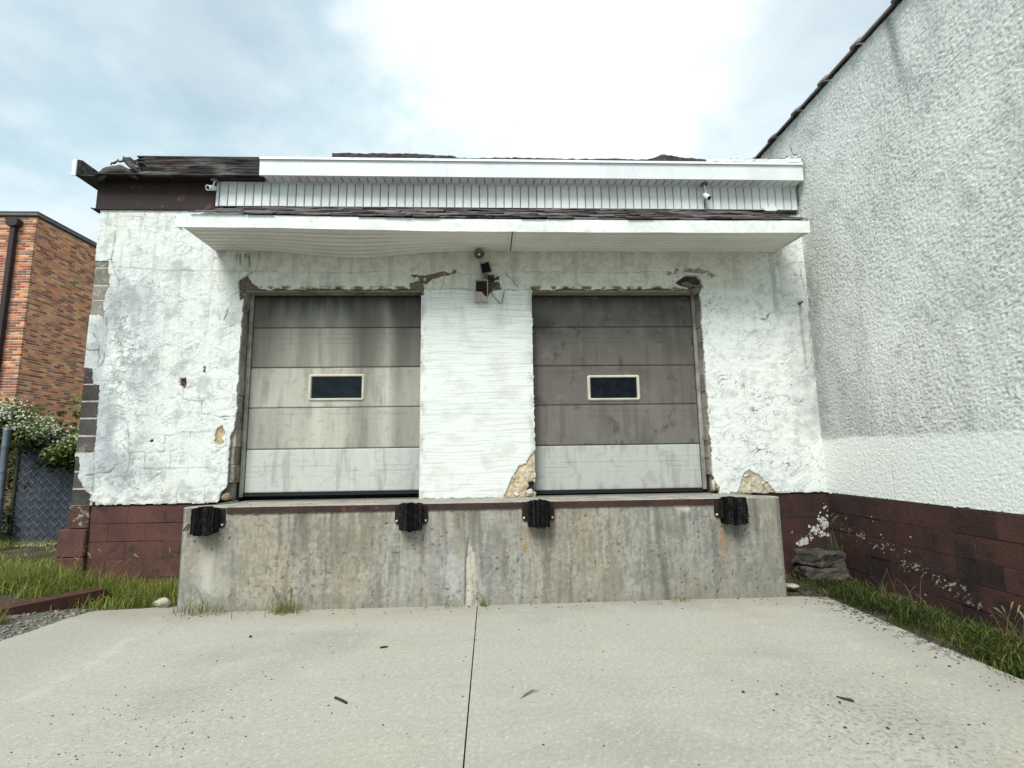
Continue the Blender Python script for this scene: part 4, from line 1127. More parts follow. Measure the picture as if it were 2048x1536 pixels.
C = blend(C, np.exp(-((X + 2.58) / 0.16) ** 2) * sst(0.72 - Z, 0, 0.25) * (0.55 + 0.6 * v2), (0.58, 0.56, 0.49))
C = blend(C, np.exp(-((X - 0.16) / 0.16) ** 2) * sst(v1, -0.2, 0.3) * 0.4, (0.52, 0.53, 0.53))
C = blend(C, sst(0.16 - Z, 0, 0.16) * 0.35, (0.22, 0.205, 0.16))
pits = sst(perlin(X * 26, Z * 30, 183), 0.52, 0.68) * sst(fbm(X * 2, Z * 2, 2, 184), -0.2, 0.2)
C = blend(C, pits * 0.75, (0.07, 0.066, 0.06))
C *= 0.88
dr = sst(fbm(X * 7, Z * 0.6 + 4, 4, 189, 0.6), 0.02, 0.35) * sst(Z, 0.15, 0.85)
C = blend(C, dr * 0.65, (0.085, 0.078, 0.062))
C = blend(C, sst(fbm(X * 4, Z * 0.8, 3, 286), 0.05, 0.4) * 0.22, (0.28, 0.225, 0.135))
C = blend(C, sst(fbm(X * 3.3, Z * 2.6, 5, 287, 0.62), 0.05, 0.32) * 0.42, (0.165, 0.165, 0.135))
H = 0.003 * v3 - 0.007 * pits + 0.003 * fbm(X * 3, Z * 0.6, 3, 185)
for nm, c, f in (('rust4', (0.36, 0.135, 0.035), 0.85), ('rust3', (0.30, 0.19, 0.07), 0.7), ('eff', (0.60, 0.55, 0.43), 0.7)):
    p = inpoly(X + 0.10 * v3 + 0.02 * v2, Z + 0.10 * v3, DPOLY[nm]).astype(float)
    C = blend(C, p * f * np.clip(0.55 + 1.8 * v2 + 1.2 * v3, 0, 1), c)
    H += 0.006 * p * (nm == 'eff') * v3
cr = lined(X + 0.006 * v3, Z, [(-0.246, -0.05), (-0.240, 0.38), (-0.215, 0.6)], 0.006); H -= 0.012 * cr
C = blend(C, cr * 0.9, (0.05, 0.045, 0.04))
cr = lined(X + 0.03 * v3, Z, [(1.58, 0.86), (1.60, 0.4), (1.66, 0.0)], 0.03)
C = blend(C, cr * 0.6, (0.10, 0.095, 0.08))
for bx_ in (-2.60, -0.74, 0.45, 2.32):
    C = blend(C, np.exp(-((X - bx_) / 0.12) ** 2) * sst(0.72 - Z, 0, 0.03) * sst(Z, 0.35, 0.72) * (0.5 + 0.6 * v2), (0.15, 0.135, 0.11))
spall = sst(fbm(X * 8, Z * 8, 3, 186), 0.0, 0.2) * sst(Z, 0.78, 0.86) * np.exp(-((X - 1.95) / 0.25) ** 2)
C = blend(C, spall, (0.55, 0.53, 0.47)); H -= 0.006 * spall
e = np.minimum(X - dx0, dx1 - X); H -= 0.014 * sst(0.02 - e, 0, 0.02) + 0.010 * sst(Z, DOCK - .014, DOCK)
sheet('dock_face', U, V, lambda u, v, h: (u, dy - h, v), H=H, C=C, m=M['concrete'], parent=dock)


def plaincol(U, V, seed, base, dark):
    X, Y = np.meshgrid(U, V, indexing='ij')
    C = np.zeros(X.shape + (3,)) + np.array(base)
    C = blend(C, sst(fbm(X * 4, Y * 4, 4, seed), -0.05, 0.35) * 0.7, dark)
    return C


U2 = np.arange(dx0, dx1 + .01, 0.02); V2 = np.arange(dy, 0.44, 0.02)
Ct = plaincol(U2, V2, 190, (0.34, 0.325, 0.28), (0.20, 0.19, 0.165))
XX, YY = np.meshgrid(U2, V2, indexing='ij')
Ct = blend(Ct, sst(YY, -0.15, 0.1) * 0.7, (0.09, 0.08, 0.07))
Ct = blend(Ct, np.exp(-(((XX + 1.3) / 0.3) ** 2 + ((YY + 0.45) / 0.2) ** 2)) * 0.6, (0.2, 0.19, 0.17))
sheet('dock_top', U2, V2, lambda u, v, h: (u, v, DOCK - 0.012 * sst(dy + .03 - v, 0, .03) - 0.045 * sst(v, -1.0, -0.1)), C=Ct, m=M['concrete'], parent=dock)
for xx, sgn in ((dx0 + .012, -1), (dx1 - .012, 1)):
    V3 = np.arange(-0.05, DOCK - .005, 0.02); U3 = np.arange(0, 1.02, 0.02)
    sheet('dock_side', U3, V3, lambda u, v, h: (xx + 0 * u, (-u if sgn < 0 else u - 1.0), v), C=plaincol(U3, V3, 192, (0.36, 0.345, 0.31), (0.22, 0.21, 0.185)), m=M['concrete'], parent=dock)
q = MB(); q.box(-2.44, 2.175, dy - 0.012, dy + .05, 0.866, 0.922); q.build('steel_edge', M['brown_steel'], dock)

# ================================================================== dock bumpers
def bumper(x0, x1, label, plates, seed, top=0.938, fray=0.0):
    """laminated rubber strips clamped between steel angles; plates = which sides keep their angle"""
    rg = random.Random(seed)
    root = empty('dock_bumper', label, 'dock bumper', 'laminated rubber bumpers on the dock face')
    n = max(7, int((x1 - x0) / 0.0195)); w = (x1 - x0) / n
    MB().box(x0 + .004, x1 - .004, dy - .06, dy - .002, top - .21, top - .02).build('bumper_core', M['black'], root)
    for i in range(n):
        a = x0 + i * w; t = (i + .5) / n
        arch = 0.012 * (1 - (2 * t - 1) ** 2)
        zt = top + arch + rg.uniform(-.007, .004); zb = top - 0.232 - arch + rg.uniform(-.006, .008)
        yf = dy - 0.112 - arch + rg.uniform(-.008, .008)
        q = MB(); k = 5
        pts = []
        for j in range(k + 1):
            s = j / k; pts.append((yf + rg.uniform(-.005, .005) + 0.01 * fray * rg.uniform(-1, 1), zb + (zt - zb) * s))
        poly = pts + [(dy - .004, zt - .004), (dy - .004, zb + .004)]
        lean = rg.uniform(-.002, .002)
        q.prism(poly, 0, a + .0012 + lean, a + w - .0012 + lean)
        q.build('rubber_strip', M['rubber'], root)
    for side in plates:
        s = -1 if side == 'L' else 1; xe = x0 if s < 0 else x1
        q = MB()
        pw = 0.052
        out = [(xe - s * .002, top - .012), (xe + s * pw, top - .012), (xe + s * (pw + .003), top - .16), (xe + s * (pw - .012), top - .188), (xe - s * .002, top - .19)]
        q.prism(out, 1, dy - .013, dy - .003)
        q.box(min(xe, xe + s * .008), max(xe, xe + s * .008), dy - .085, dy - .013, top - .185, top - .015)
        q.build('angle_plate', M['plate'], root)
        q = MB(); bx = xe + s * .034; bz = top - .160
        q.tube([(bx, dy - .013, bz), (bx, dy - .020, bz), (bx, dy - .026, bz), (bx, dy - .029, bz)], [.0125, .0125, .010, .005], 10)
        q.build('bolt', M['bolt'], root)
    return root


bm1 = bumper(-2.705, -2.505, 'leftmost black rubber dock bumper, its left angle gone and a loose strap hanging off', 'R', 1, 0.930)
q = MB()
q.tube([(-2.70, dy - .08, .775), (-2.74, dy - .07, .785), (-2.78, dy - .05, .75), (-2.805, dy - .03, .725)], 0.006, 6)
q.tube([(-2.70, dy - .07, .765), (-2.735, dy - .06, .765), (-2.765, dy - .05, .735), (-2.785, dy - .03, .725)], 0.005, 6)
q.build('strap', M['rubber'], bm1)
bumper(-0.845, -0.645, 'black rubber dock bumper under the right edge of the left bay, bolted on both sides', 'LR', 2, 0.932)
bumper(0.345, 0.545, 'black rubber dock bumper under the left edge of the right bay, with an arched top', 'LR', 3, 0.938)
bm4 = bumper(2.20, 2.42, 'rightmost black rubber dock bumper, frayed on its right with rust running below it', 'L', 4, 0.934, 1.0)
q = MB()
rg = random.Random(3)
for i in range(9):
    z0 = 0.72 + 0.022 * i
    q.tube([(2.415, dy - .08, z0), (2.435, dy - .075, z0 - rg.uniform(0, .02)), (2.45 + rg.uniform(-.01, .012), dy - .06, z0 - rg.uniform(.015, .05))], [.006, .005, .003], 5)
q.build('frayed_edge', M['rubber'], bm4)

# ================================================================== fixtures on the wall
# horn loudspeaker under the canopy
horn = empty('horn_speaker', 'small grey horn loudspeaker under the canopy between the two bays', 'horn speaker')
hc = Vector((-0.118, -0.10, 3.755))
def rings(prof, c, axis, n=20):
    """turned shape: prof = (distance along axis, radius)"""
    ax = Vector(axis).normalized(); a = ax.cross(Vector((1, 0, 0))).normalized() if abs(ax.x) < .9 else ax.cross(Vector((0, 0, 1))).normalized(); d = ax.cross(a)
    vs = []
    for t, r in prof:
        for k in range(n):
            th = 2 * math.pi * k / n; vs.append(c + ax * t + (a * math.cos(th) + d * math.sin(th)) * r)
    return vs, [(i * n + k, i * n + (k + 1) % n, (i + 1) * n + (k + 1) % n, (i + 1) * n + k) for i in range(len(prof) - 1) for k in range(n)]
hax = (0.02, -1, -0.18)
MB().add(*rings([(-.095, .001), (-.095, .028), (-.05, .030), (-.045, .018), (0, .032), (.03, .050), (.045, .063), (.050, .064), (.047, .060), (.02, .036), (-.03, .016), (-.035, .001)], hc, hax), smooth=True).build('horn', M['grey_metal'], horn)
MB().add(*rings([(-.03, .013), (.012, .019), (.024, .015), (.026, .001)], hc, hax), smooth=True).build('horn_core', M['cam_white'], horn)
MB().add(*rings([(-.028, .034), (-.012, .044), (.018, .0445)], hc + Vector((0, .004, 0)), hax)).build('horn_throat', M['black'], horn)
MB().tube([(-0.118, -.03, 3.80), (-0.118, -.05, 3.825), (-0.118, 0.0, 3.83)], .009, 6).build('bracket', M['grey_metal'], horn)

# broken flood light
lamp = empty('flood_light', 'broken grey flood light with a dark lens tilted on the wall between the bays', 'flood light')
Tm = Matrix.Translation((-0.045, -0.115, 3.58)) @ Matrix.Rotation(math.radians(-24), 4, 'Y') @ Matrix.Rotation(math.radians(20), 4, 'X')
q = MB()
fr = [(-.075, -.055), (.055, -.075), (.068, .060), (-.05, .075)]
bk = [(-.045, -.04), (.05, -.05), (.055, .04), (-.03, .045)]
vs = [Tm @ Vector((x, -.045, z)) for x, z in fr] + [Tm @ Vector((x * .86, -.045, z * .86)) for x, z in fr] + [Tm @ Vector((x * .80, -.03, z * .80)) for x, z in fr] + [Tm @ Vector((x, .055, z)) for x, z in bk]
fs = [(i, (i + 1) % 4, 4 + (i + 1) % 4, 4 + i) for i in range(4)] + [(4 + i, 4 + (i + 1) % 4, 8 + (i + 1) % 4, 8 + i) for i in range(4)] + [(i, 12 + i, 12 + (i + 1) % 4, (i + 1) % 4) for i in range(4)] + [(12, 13, 14, 15)]
q.add(vs, fs); q.build('lamp_housing', M['grey_metal'], lamp)
q = MB(); q.add([Tm @ Vector((x * .82, -.032, z * .82)) for x, z in fr], [(0, 1, 2, 3)]); q.build('lens', M['glass'], lamp)
MB().tube([(-0.04, -.06, 3.54), (-0.055, -.05, 3.49), (-0.06, -.03, 3.455)], [.016, .018, .024], 8).build('swivel_arm', M['grey_metal'], lamp)
MB().tube([(-0.085, -.10, 3.645), (-0.10, -.06, 3.66), (-0.115, -.05, 3.69)], .006, 5).build('conduit', M['grey_metal'], lamp)
MB().box(-0.02, 0.065, -.055, .0, 3.475, 3.515).build('torn_bracket', M['rust'], lamp)

jb = empty('junction_box', 'open rusty junction box with a cream lower plate below the flood light', 'junction box')
q = MB()
q.box(-.168, -.158, -.075, .012, 3.185, 3.455); q.box(-.026, -.016, -.075, .012, 3.185, 3.455)
q.box(-.158, -.026, -.075, .012, 3.185, 3.197); q.box(-.158, -.026, -.070, .012, 3.443, 3.455)
q.build('box_wall', M['box_cream'], jb)
MB().box(-.158, -.026, -.016, .0, 3.197, 3.443).build('box_back', M['rust'], jb)
q = MB(); q.prism([(-.157, 3.198), (-.028, 3.198), (-.028, 3.235), (-.06, 3.262), (-.085, 3.300), (-.157, 3.305)], 1, -.068, -.062); q.build('cover_plate', M['box_cream'], jb)
q = MB()
for zz in (3.34, 3.38, 3.41): q.tube([(-.15, -.03, zz), (-.09, -.045, zz + .015), (-.035, -.03, zz - .012)], .005, 5)
q.tube([(-.05, -.05, 3.40), (.0, -.045, 3.42), (.03, -.03, 3.40), (.034, -.012, 3.43)], .006, 5)
q.build('wiring', M['cable'], jb)
cab = tag(MB().tube([(-.02, -.03, 3.405), (.02, -.04, 3.36), (.035, -.04, 3.28), (.085, -.035, 3.215), (.135, -.03, 3.165), (.15, -.028, 3.175), (.165, -.03, 3.24), (.18, -.02, 3.32)], .0045, 6).build('loose_cable', M['cable']),
          'thin loose cable drooping in a loop beside the junction box', 'cable')

# bullet cameras
def bullet_cam(p, mount, d, label, foot):
    root = empty('security_camera', label, 'security camera', 'white bullet cameras on the roof edge')
    d = Vector(d).normalized(); p = Vector(p); mount = Vector(mount)
    MB().add(*rings([(-.055, .001), (-.055, .026), (-.045, .030), (.045, .031), (.055, .034), (.056, .027), (.046, .026), (.046, .001)], p, d, 18), smooth=False).build('camera_body', M['cam_white'], root)
    MB().add(*rings([(.047, .0255), (.049, .012), (.052, .001)], p, d, 16)).build('camera_lens', M['black'], root)
    MB().tube([p + Vector((0, .01, .02)), p.lerp(mount, .5) + Vector((.004, .01, .01)), mount], .010, 8).build('camera_arm', M['cam_white'], root)
    MB().add(*rings([(0, .001), (0, .044), (.012, .046), (.020, .040), (.021, .001)], mount, foot, 16)).build('camera_base', M['grey_metal'], root)
    return root
bullet_cam((-3.315, -.085, 4.585), (-3.29, -.075, 4.680), (-0.35, -.85, -.40), 'white bullet camera at the left end of the siding, on the dark steel band', (0, 0, 1))
c2 = bullet_cam((2.715, -.10, 4.52), (2.70, -.085, 4.678), (.28, -.62, -.72), 'white bullet camera hanging in front of the white siding on the right', (0, 0, 1))
MB().tube([(2.705, -.09, 4.55), (2.71, -.05, 4.50), (2.712, -.028, 4.44), (2.712, -.03, 4.40)], .004, 5).build('camera_cable', M['cable'], c2)
hook = empty('wall_hook', 'small dark pipe stub on the stucco beside the right corner', 'pipe stub')
MB().add(*rings([(-.05, .014), (.03, .014), (.03, .009), (.0, .009), (0, .001)], Vector((3.835, -.03, 3.175)), (0, -1, .05), 12)).build('pipe', M['grey_metal'], hook)
MB().add(*rings([(0, .022), (.006, .022), (.006, .001)], Vector((3.835, -.001, 3.175)), (0, -1, 0), 12)).build('wall_plate', M['grey_metal'], hook)

# ================================================================== tall roughcast building on the right
tall = empty('stucco_building', 'tall roughcast white building with a brown base and tile coping on the right', 'building')
RX, RT = 3.95, 5.60
st = 0.009
U = np.arange(-0.72, 2.86, st); V = np.arange(0.872, RT + .001, st)
X, Z = np.meshgrid(U, V, indexing='ij')          # X runs towards the camera (= -y)
a1 = fbm(X * 21 + 4 * Z, Z * 45 - X * 9, 3, 230, 0.6); a2 = fbm(X * 34, Z * 52 - X * 7, 2, 231)
d1 = fbm(X * 12 + Z * 2, Z * 27 - X * 7, 3, 232)
h = 0.80 * (0.008 * np.abs(a1) * 1.8 + 0.008 * a2 + 0.004 * d1)
zr = Z + 0.035 * fbm(X * 5, Z * 5, 4, 241) + 0.02 * fbm(X * 1.1, Z * 0, 2, 242)
dirty = sst(zr, 1.48, 1.53)
hz = 0.55 + 0.45 * dirty
H = h * hz
C = np.zeros(X.shape + (3,)) + np.array((0.84, 0.845, 0.80))
big = fbm(X * 1.1, Z * 1.0, 4, 233)
cre = sst(-h, -0.0040, 0.005)
C = blend(C, dirty * (0.24 + 0.3 * big), (0.66, 0.665, 0.63))
C = blend(C, cre * (0.12 + 0.58 * dirty * (0.8 + 1.1 * big)), (0.19, 0.195, 0.185))
C = blend(C, sst(a2, 0.1, 0.4) * dirty * 0.22, (0.30, 0.30, 0.285))
vsr = fbm(X * 3.2, Z * 0.35, 4, 239)
C = blend(C, sst(vsr, 0.02, 0.4) * dirty * 0.36 * (0.55 + 0.6 * cre), (0.34, 0.35, 0.335))
C = blend(C, sst(fbm(X * 3.5, Z * 3, 5, 243, 0.62), 0.02, 0.36) * dirty * 0.42 * (0.4 + 0.8 * cre), (0.28, 0.29, 0.28))
C = blend(C, sst(Z, 3.9, 1.7) * sst(X, 1.3, 0.2) * dirty * (0.28 + 0.3 * fbm(X * 5, Z * 1.2, 4, 240)), (0.27, 0.275, 0.265))
# the sooty strip by the corner and rain streaks from the coping
sc = np.exp(-((X - 0.06) / 0.16) ** 2) * sst(Z, 1.50, 1.65) * sst(-Z, -4.0, -3.3)
C = blend(C, sc * (0.45 + 0.5 * fbm(X * 8, Z * 5, 4, 234)), (0.16, 0.165, 0.155))
C = blend(C, sst(X, 0.8, 0.2) * dirty * 0.2, (0.33, 0.335, 0.32))
sx = X - 1.62 - 0.10 * (RT - Z) + 0.05 * fbm(X * 0, Z * 2, 3, 235)
C = blend(C, np.exp(-(sx / 0.06) ** 2) * sst(Z, 4.3, 5.3) * 0.75, (0.20, 0.205, 0.205))
C = blend(C, np.exp(-((X - 2.05) / 0.10) ** 2) * sst(Z, 4.6, 5.4) * 0.4, (0.30, 0.30, 0.29))
C = blend(C, sst(fbm(X * 2.2 + Z * 1.2, Z * 1.0, 4, 236), 0.10, 0.42) * dirty * 0.26, (0.36, 0.365, 0.35))
# pale, smoother repair where the low roof meets the wall
pl = np.exp(-(((X + 0.12) / 0.22) ** 2 + ((Z - 5.2) / 0.22) ** 2)) * sst(fbm(X * 5, Z * 5, 3, 237), -0.25, 0.0)
H = H * (1 - 0.8 * np.clip(pl * 1.4, 0, 1)); C = blend(C, pl * 1.2, (0.74, 0.75, 0.75))
cr = lined(X + .03 * a1, Z, [(-.05, 5.3), (-0.02, 5.18), (.05, 5.12)], 0.008); C = blend(C, cr, (.06, .055, .05))
cr = lined(X, Z, [(1.02, 0.87), (1.03, 1.3)], 0.004); C = blend(C, cr * .5, (.3, .29, .27))
edge = 0.010 + 0.016 * fbm((X[:-1, :-1]) * 7, X[:-1, :-1] * 0 + 5, 4, 238)
keep = ~(((Z[:-1, :-1] + Z[1:, 1:]) / 2) < 0.872 + edge)
sheet('roughcast_wall', U, V, lambda u, v, hh: (RX - hh, -u, v), H=H, C=C, keep=keep, depth=(0.02, 0, 0), m=M['rough_stucco'], parent=tall)
q = MB()
q.cur = (0.52, 0.535, 0.515)
q.box(RX + .004, RX + 5.0, -14.0, -2.845, 0.0, RT - .002); q.box(RX + .025, RX + 5.0, -2.845, 0.70, 0.0, RT - .002); q.box(RX + .004, RX + 5.0, 0.72, 6.0, 0.0, RT - .002)
q.build('rear_wall', M['rough_stucco'], tall, col=True)
# painted base blocks
M['brown_mid'] = mat('brown_mid', (0.078, 0.033, 0.027), (0.050, 0.025, 0.021), scale=2.5, fine=0.2, fscale=50, bump=0.005, bscale=30, rough=0.85, tint=0.06, c3=(0.026, 0.02, 0.018), s3=2.4, t3=(0.52, 0.66))
tops = [0.874, 0.66, 0.46, 0.27, 0.07, -0.12]
for r, (z1, z0) in enumerate(zip(tops, tops[1:])):
    y = 0.0 + (0.2 if r % 2 else 0.0)
    while y > -4.4:
        a, c = max(y - 0.4, -4.5), min(y, 0.012)
        jx = random.uniform(-.003, .003)
        piece('foundation_block', (RX - .002 + jx, RX + .022, a + .0012, c - .0012, z0 + .0012, z1 - .0012), M['brown_peel_x'] if y > -1.7 else M['brown_mid'], tall, 0.004, 0.001)
        y -= 0.4
MB().box(RX + .008, RX + .02, -14, 0.0, -.12, .872).build('foundation_joint', M['brown_dark'], tall)
def fl_right(i):
    t = random.gauss(0.0, 0.55)
    s = random.random() ** 0.8
    yy = -0.20 - 1.6 * s + 0.12 * t; zz = 0.55 - 0.44 * s + 0.24 * t
    if float(fbm(np.float64(yy * 6 + zz * 4), np.float64(zz * 6), 2, 340)) < 0.02: return None
    if zz < 0.03 or zz > 0.8: return None
    u = Vector((0, -0.80, -0.60)); v = Vector((0, 0.60, -0.80))
    return Vector((RX - .0065, yy, zz)), u, v, Vector((-1, 0, 0)), random.uniform(0.10, 0.4)
flakes('paint_flake', 60, fl_right, M['peel_white'], tall, (0.003, 0.026), kind='stuff')
# half-round coping tiles with a raised collar at each joint
yj = [1.55, 0.98, 0.42, -0.13, -0.66, -1.20, -1.76, -2.32, -2.88, -3.44, -4.0, -4.56]
for a, c in zip(yj, yj[1:]):
    q = MB(); n = 12; prof = []
    for yy, r in ((a, 0.175), (a - .085, 0.172), (a - .10, 0.150), (c + .01, 0.146)):
        prof.append([(RX + 0.115 - r * math.cos(math.pi * k / n) * 1.02, yy, RT + 0.005 + r * 0.52 * math.sin(math.pi * k / n)) for k in range(n + 1)])
    vs = [p for s in prof for p in s] + [(RX + 0.115 + r * 1.02, yy, RT - .03) for r, yy in ((.172, a),)]
    fs = [(i * (n + 1) + k, i * (n + 1) + k + 1, (i + 1) * (n + 1) + k + 1, (i + 1) * (n + 1) + k) for i in range(3) for k in range(n)]
    q.add(vs[:-1], fs, True); o = q.build('coping_tile', M['coping_tile'], tall)
    md = o.modifiers.new('thickness', 'SOLIDIFY'); md.thickness = 0.02; md.offset = 1

# ================================================================== brick building behind on the left
brick = empty('brick_building', 'mottled red and tan brick building with a brown downpipe behind the fence on the left', 'building')
BX, BY, BZ = -11.72, 7.0, 7.665
MB().box(BX - 4, BX - .008, BY + .008, BY + 12, 0.0, BZ).build('mortar_wall', M['mortar'], brick)
q = MB(); q.box(BX - 4.2, BX + .05, BY - .05, BY + 12, BZ + .002, BZ + .085); q.box(BX - 4.2, BX + .062, BY - .062, BY + 12, BZ + .085, BZ + .105); q.build('coping', M['coping'], brick)
MB().box(BX - 4.2, BX + .02, BY - .02, BY + 12, BZ - .03, BZ + .001).build('coping_flashing', M['downpipe'], brick)
BC = [(0.40, 0.25, 0.125), (0.46, 0.30, 0.16), (0.35, 0.195, 0.10), (0.38, 0.17, 0.085), (0.19, 0.062, 0.045), (0.145, 0.045, 0.037), (0.105, 0.072, 0.055), (0.17, 0.125, 0.088), (0.075, 0.055, 0.05), (0.22, 0.165, 0.11)]
BWF = [2, 1, 3, 2.5, 4.0, 3, 2.5, 3, 1.5, 1.5]
BWS = [4, 4, 4.5, 4.5, 3.2, 1.8, 1.2, 2, 0.8, 1.5]
def bmesh_for(side, L, ci):
    q = MB(); q.cur = BC[ci]
    hgt = 0.0515
    if side == 'F': q.bbox(-L, 0, 0, 0.06, 0, hgt, 0.003)
    else: q.bbox(-0.06, 0, 0, L, 0, hgt, 0.003)
    me = q.mesh('brick', True); me.materials.append(M['brick']); return me
cache = {}
rest = MB()
rg = random.Random(21)
items = []
ncourse = int((BZ - 0.1) / 0.0677)
for r in range(ncourse):
    z = BZ - .03 - (r + 1) * 0.0677
    off = 0.1015 if r % 2 else 0.0
    x = 0.0; first = True
    while x < 3.95:                       # street face, running left from the corner
        L = (0.193 if not (first and off) else 0.0915)
        items.append((0 if x < 0.75 and r < 68 else 3, 'F', (BX - x, BY, z), L, rg.choices(range(10), BWF)[0])); x += L + 0.0102; first = False
    y = 0.0 if off else 0.0; first = True
    while y < 11.9:                        # flank, running back from the corner
        L = (0.193 if not (first and not off) else 0.0915)
        y0 = y + (0.062 if y == 0 else 0)
        items.append((1 + y, 'S', (BX, BY + y0, z), L - (y0 - y), rg.choices(range(10), BWS)[0])); y += L + 0.0102; first = False
items.sort(key=lambda t: t[0])
BC = [tuple((c * 0.78 + 0.22 * a_) * f for c, a_, f in zip(k, (0.24, 0.13, 0.08), (1.95, 1.55, 1.45))) for k in BC]
for i, (pr, sd, p, L, ci) in enumerate(items):
    p = (p[0] + (rg.uniform(-.002, .003) if sd == 'S' else 0), p[1] - (rg.uniform(-.002, .003) if sd == 'F' else 0), p[2] + rg.uniform(-.001, .001))
    if i < 300:
        key = (sd, round(L, 3), ci)
        if key not in cache: cache[key] = bmesh_for(*key)
        o = obj('brick', cache[key], None, brick); o.location = p
    else:
        k = rg.uniform(.88, 1.12); rest.cur = tuple(c * k for c in BC[ci])
        if sd == 'F': rest.box(p[0] - L, p[0], p[1], p[1] + .05, p[2], p[2] + .0515)
        else: rest.box(p[0] - .05, p[0], p[1], p[1] + L - .004, p[2], p[2] + .0515)
rest.build('brick_mass', M['brick'], brick, col=True, kind='stuff')
q = MB(); q.box(-12.245, -12.135, 6.88, 6.985, 0.2, 7.32); q.build('downpipe', M['downpipe'], brick)
q = MB(); q.prism([(-12.29, 7.34), (-12.09, 7.34), (-12.05, 7.40), (-12.05, 7.53), (-12.10, 7.56), (-12.28, 7.56), (-12.33, 7.53), (-12.33, 7.40)], 1, 6.83, 6.985); q.build('hopper_head', M['downpipe'], brick)

# ================================================================== chain-link fence with slats, and its gate
FY = 2.0
def chain(q, x0, x1, z0, z1, y, pit=0.062):
    x = x0
    nz = int((z1 - z0) / pit)
    c = 0
    while x < x1:
        pts = []
        for k in range(nz + 1):
            dx = pit / 2 * (1 if (k + c) % 2 else -1)
            pts.append((x + dx, y - 0.008 + 0.008 * (1 if k % 2 else -1), z0 + k * pit))
        for a, b_ in zip(pts, pts[1:]):
            A, B = Vector(a), Vector(b_); d = (B - A).normalized(); s = d.cross(Vector((0, 1, 0))) * 0.0055
            q.add([A - s, A + s, B + s, B - s, A - s + Vector((0, .005, 0)), A + s + Vector((0, .005, 0)), B + s + Vector((0, .005, 0)), B - s + Vector((0, .005, 0))], [(0, 1, 2, 3), (1, 5, 6, 2), (0, 3, 7, 4)])
        x += pit; c += 1
def slats(q, x0, x1, z0, z1, y, pit=0.062):
    x = x0; k = 0
    while x < x1:
        n = 12
        vs = []
        for i in range(n + 1):
            zz = z0 + (z1 - z0) * i / n
            bow = 0.006 * math.sin(i * 2.1 + k)
            for dx, dyy in ((-.030, 0.005), (0.0, -0.006), (.030, 0.003)):
                vs.append((x + dx, y + dyy + bow, zz))
        q.add(vs, [(i * 3 + j, i * 3 + j + 1, i * 3 + j + 4, i * 3 + j + 3) for i in range(n) for j in range(2)], True)
        x += pit; k += 1
gate = empty('chain_link_gate', 'dark slatted chain-link gate leaning between the blue steel post and the warehouse corner', 'gate')
q = MB(); slats(q, -6.97, -5.2, 0.20, 1.68, FY); q.build('privacy_slats', M['slat'], gate, kind='stuff')
q = MB(); chain(q, -6.98, -5.2, 0.18, 1.70, FY); q.build('chain_link', M['wire'], gate, kind='stuff')
q = MB(); q.tube([(-7.02, FY - .01, 0.17), (-7.02, FY - .01, 1.72)], .026, 10); q.build('gate_upright', M['gate_steel'], gate)
q = MB(); q.tube([(-7.02, FY, 1.71), (-5.1, FY, 1.71)], .022, 8); q.build('top_rail', M['wire'], gate)
q = MB(); q.tube([(-7.02, FY, 0.185), (-5.1, FY, 0.185)], .022, 8); q.build('bottom_rail', M['wire'], gate)
for zz in (0.45, 0.85, 1.25, 1.55):
    MB().tube([(-7.06, FY - .03, zz), (-6.98, FY - .035, zz)], .008, 6).build('tie_band', M['gate_steel'], gate)
fen = empty('chain_link_fence', 'slatted chain-link fence run left of the blue steel post', 'fence')
q = MB(); slats(q, -10.5, -7.35, 0.20, 1.72, FY - .15); q.build('privacy_slats', M['slat'], fen, kind='stuff')
q = MB(); chain(q, -10.5, -7.3, 0.18, 1.74, FY - .15); q.build('chain_link', M['wire'], fen, kind='stuff')
q = MB(); q.tube([(-10.6, FY - .15, 1.76), (-7.2, FY - .15, 1.76)], .022, 8); q.build('top_rail', M['wire'], fen)
post = empty('fence_post', 'thick blue grey steel fence post overgrown at the top', 'fence post')
MB().tube([(-6.655, 1.4, 0.12), (-6.685, 1.4, 1.80)], .040, 14).build('post', M['fence_steel'], post)
MB().add(*rings([(0, .043), (.03, .042), (.045, .025), (.05, .001)], Vector((-6.685, 1.4, 1.79)), (0, 0, 1), 14), smooth=True).build('post_cap', M['fence_steel'], post)
for zz in (0.4, 0.86, 1.22, 1.56): MB().add(*rings([(-.015, .0405), (-.015, .045), (.015, .045), (.015, .0405)], Vector((-6.653 - .018 * zz, 1.4, zz)), (0, 0, 1), 14)).build('tension_band', M['wire'], post)

# ================================================================== flowering vine over the fence
def leaf_cluster(q, c, r, n, size, cols, rg, droop=0.0, flat=1.0):
    for _ in range(n):
        d = Vector((rg.gauss(0, 1), rg.gauss(0, 1), rg.gauss(0, 1)))
        d = d.normalized() * rg.random() ** 0.45
        p = Vector((c[0] + d.x * r[0], c[1] + d.y * r[1], c[2] + d.z * r[2]))
        a = Vector((rg.uniform(-1, 1), rg.uniform(-1, 1), rg.uniform(-.6, .5) - droop)).normalized()
        nn = Vector((rg.uniform(-1, 1), rg.uniform(-1.2, .4), rg.uniform(.1, 1.4))).normalized()
        bb = a.cross(nn).normalized(); s = size * rg.uniform(.55, 1.25); w = bb * s * .36; up_ = a.cross(bb) * s * .12
        base = rg.choice(cols); k = rg.uniform(.75, 1.25); q.cur = tuple(x * k for x in base)
        q.add([p, p + a * s * .45 + w + up_, p + a * s, p + a * s * .45 - w + up_, p + a * s * .5], [(0, 1, 4), (1, 2, 4), (2, 3, 4), (3, 0, 4)])
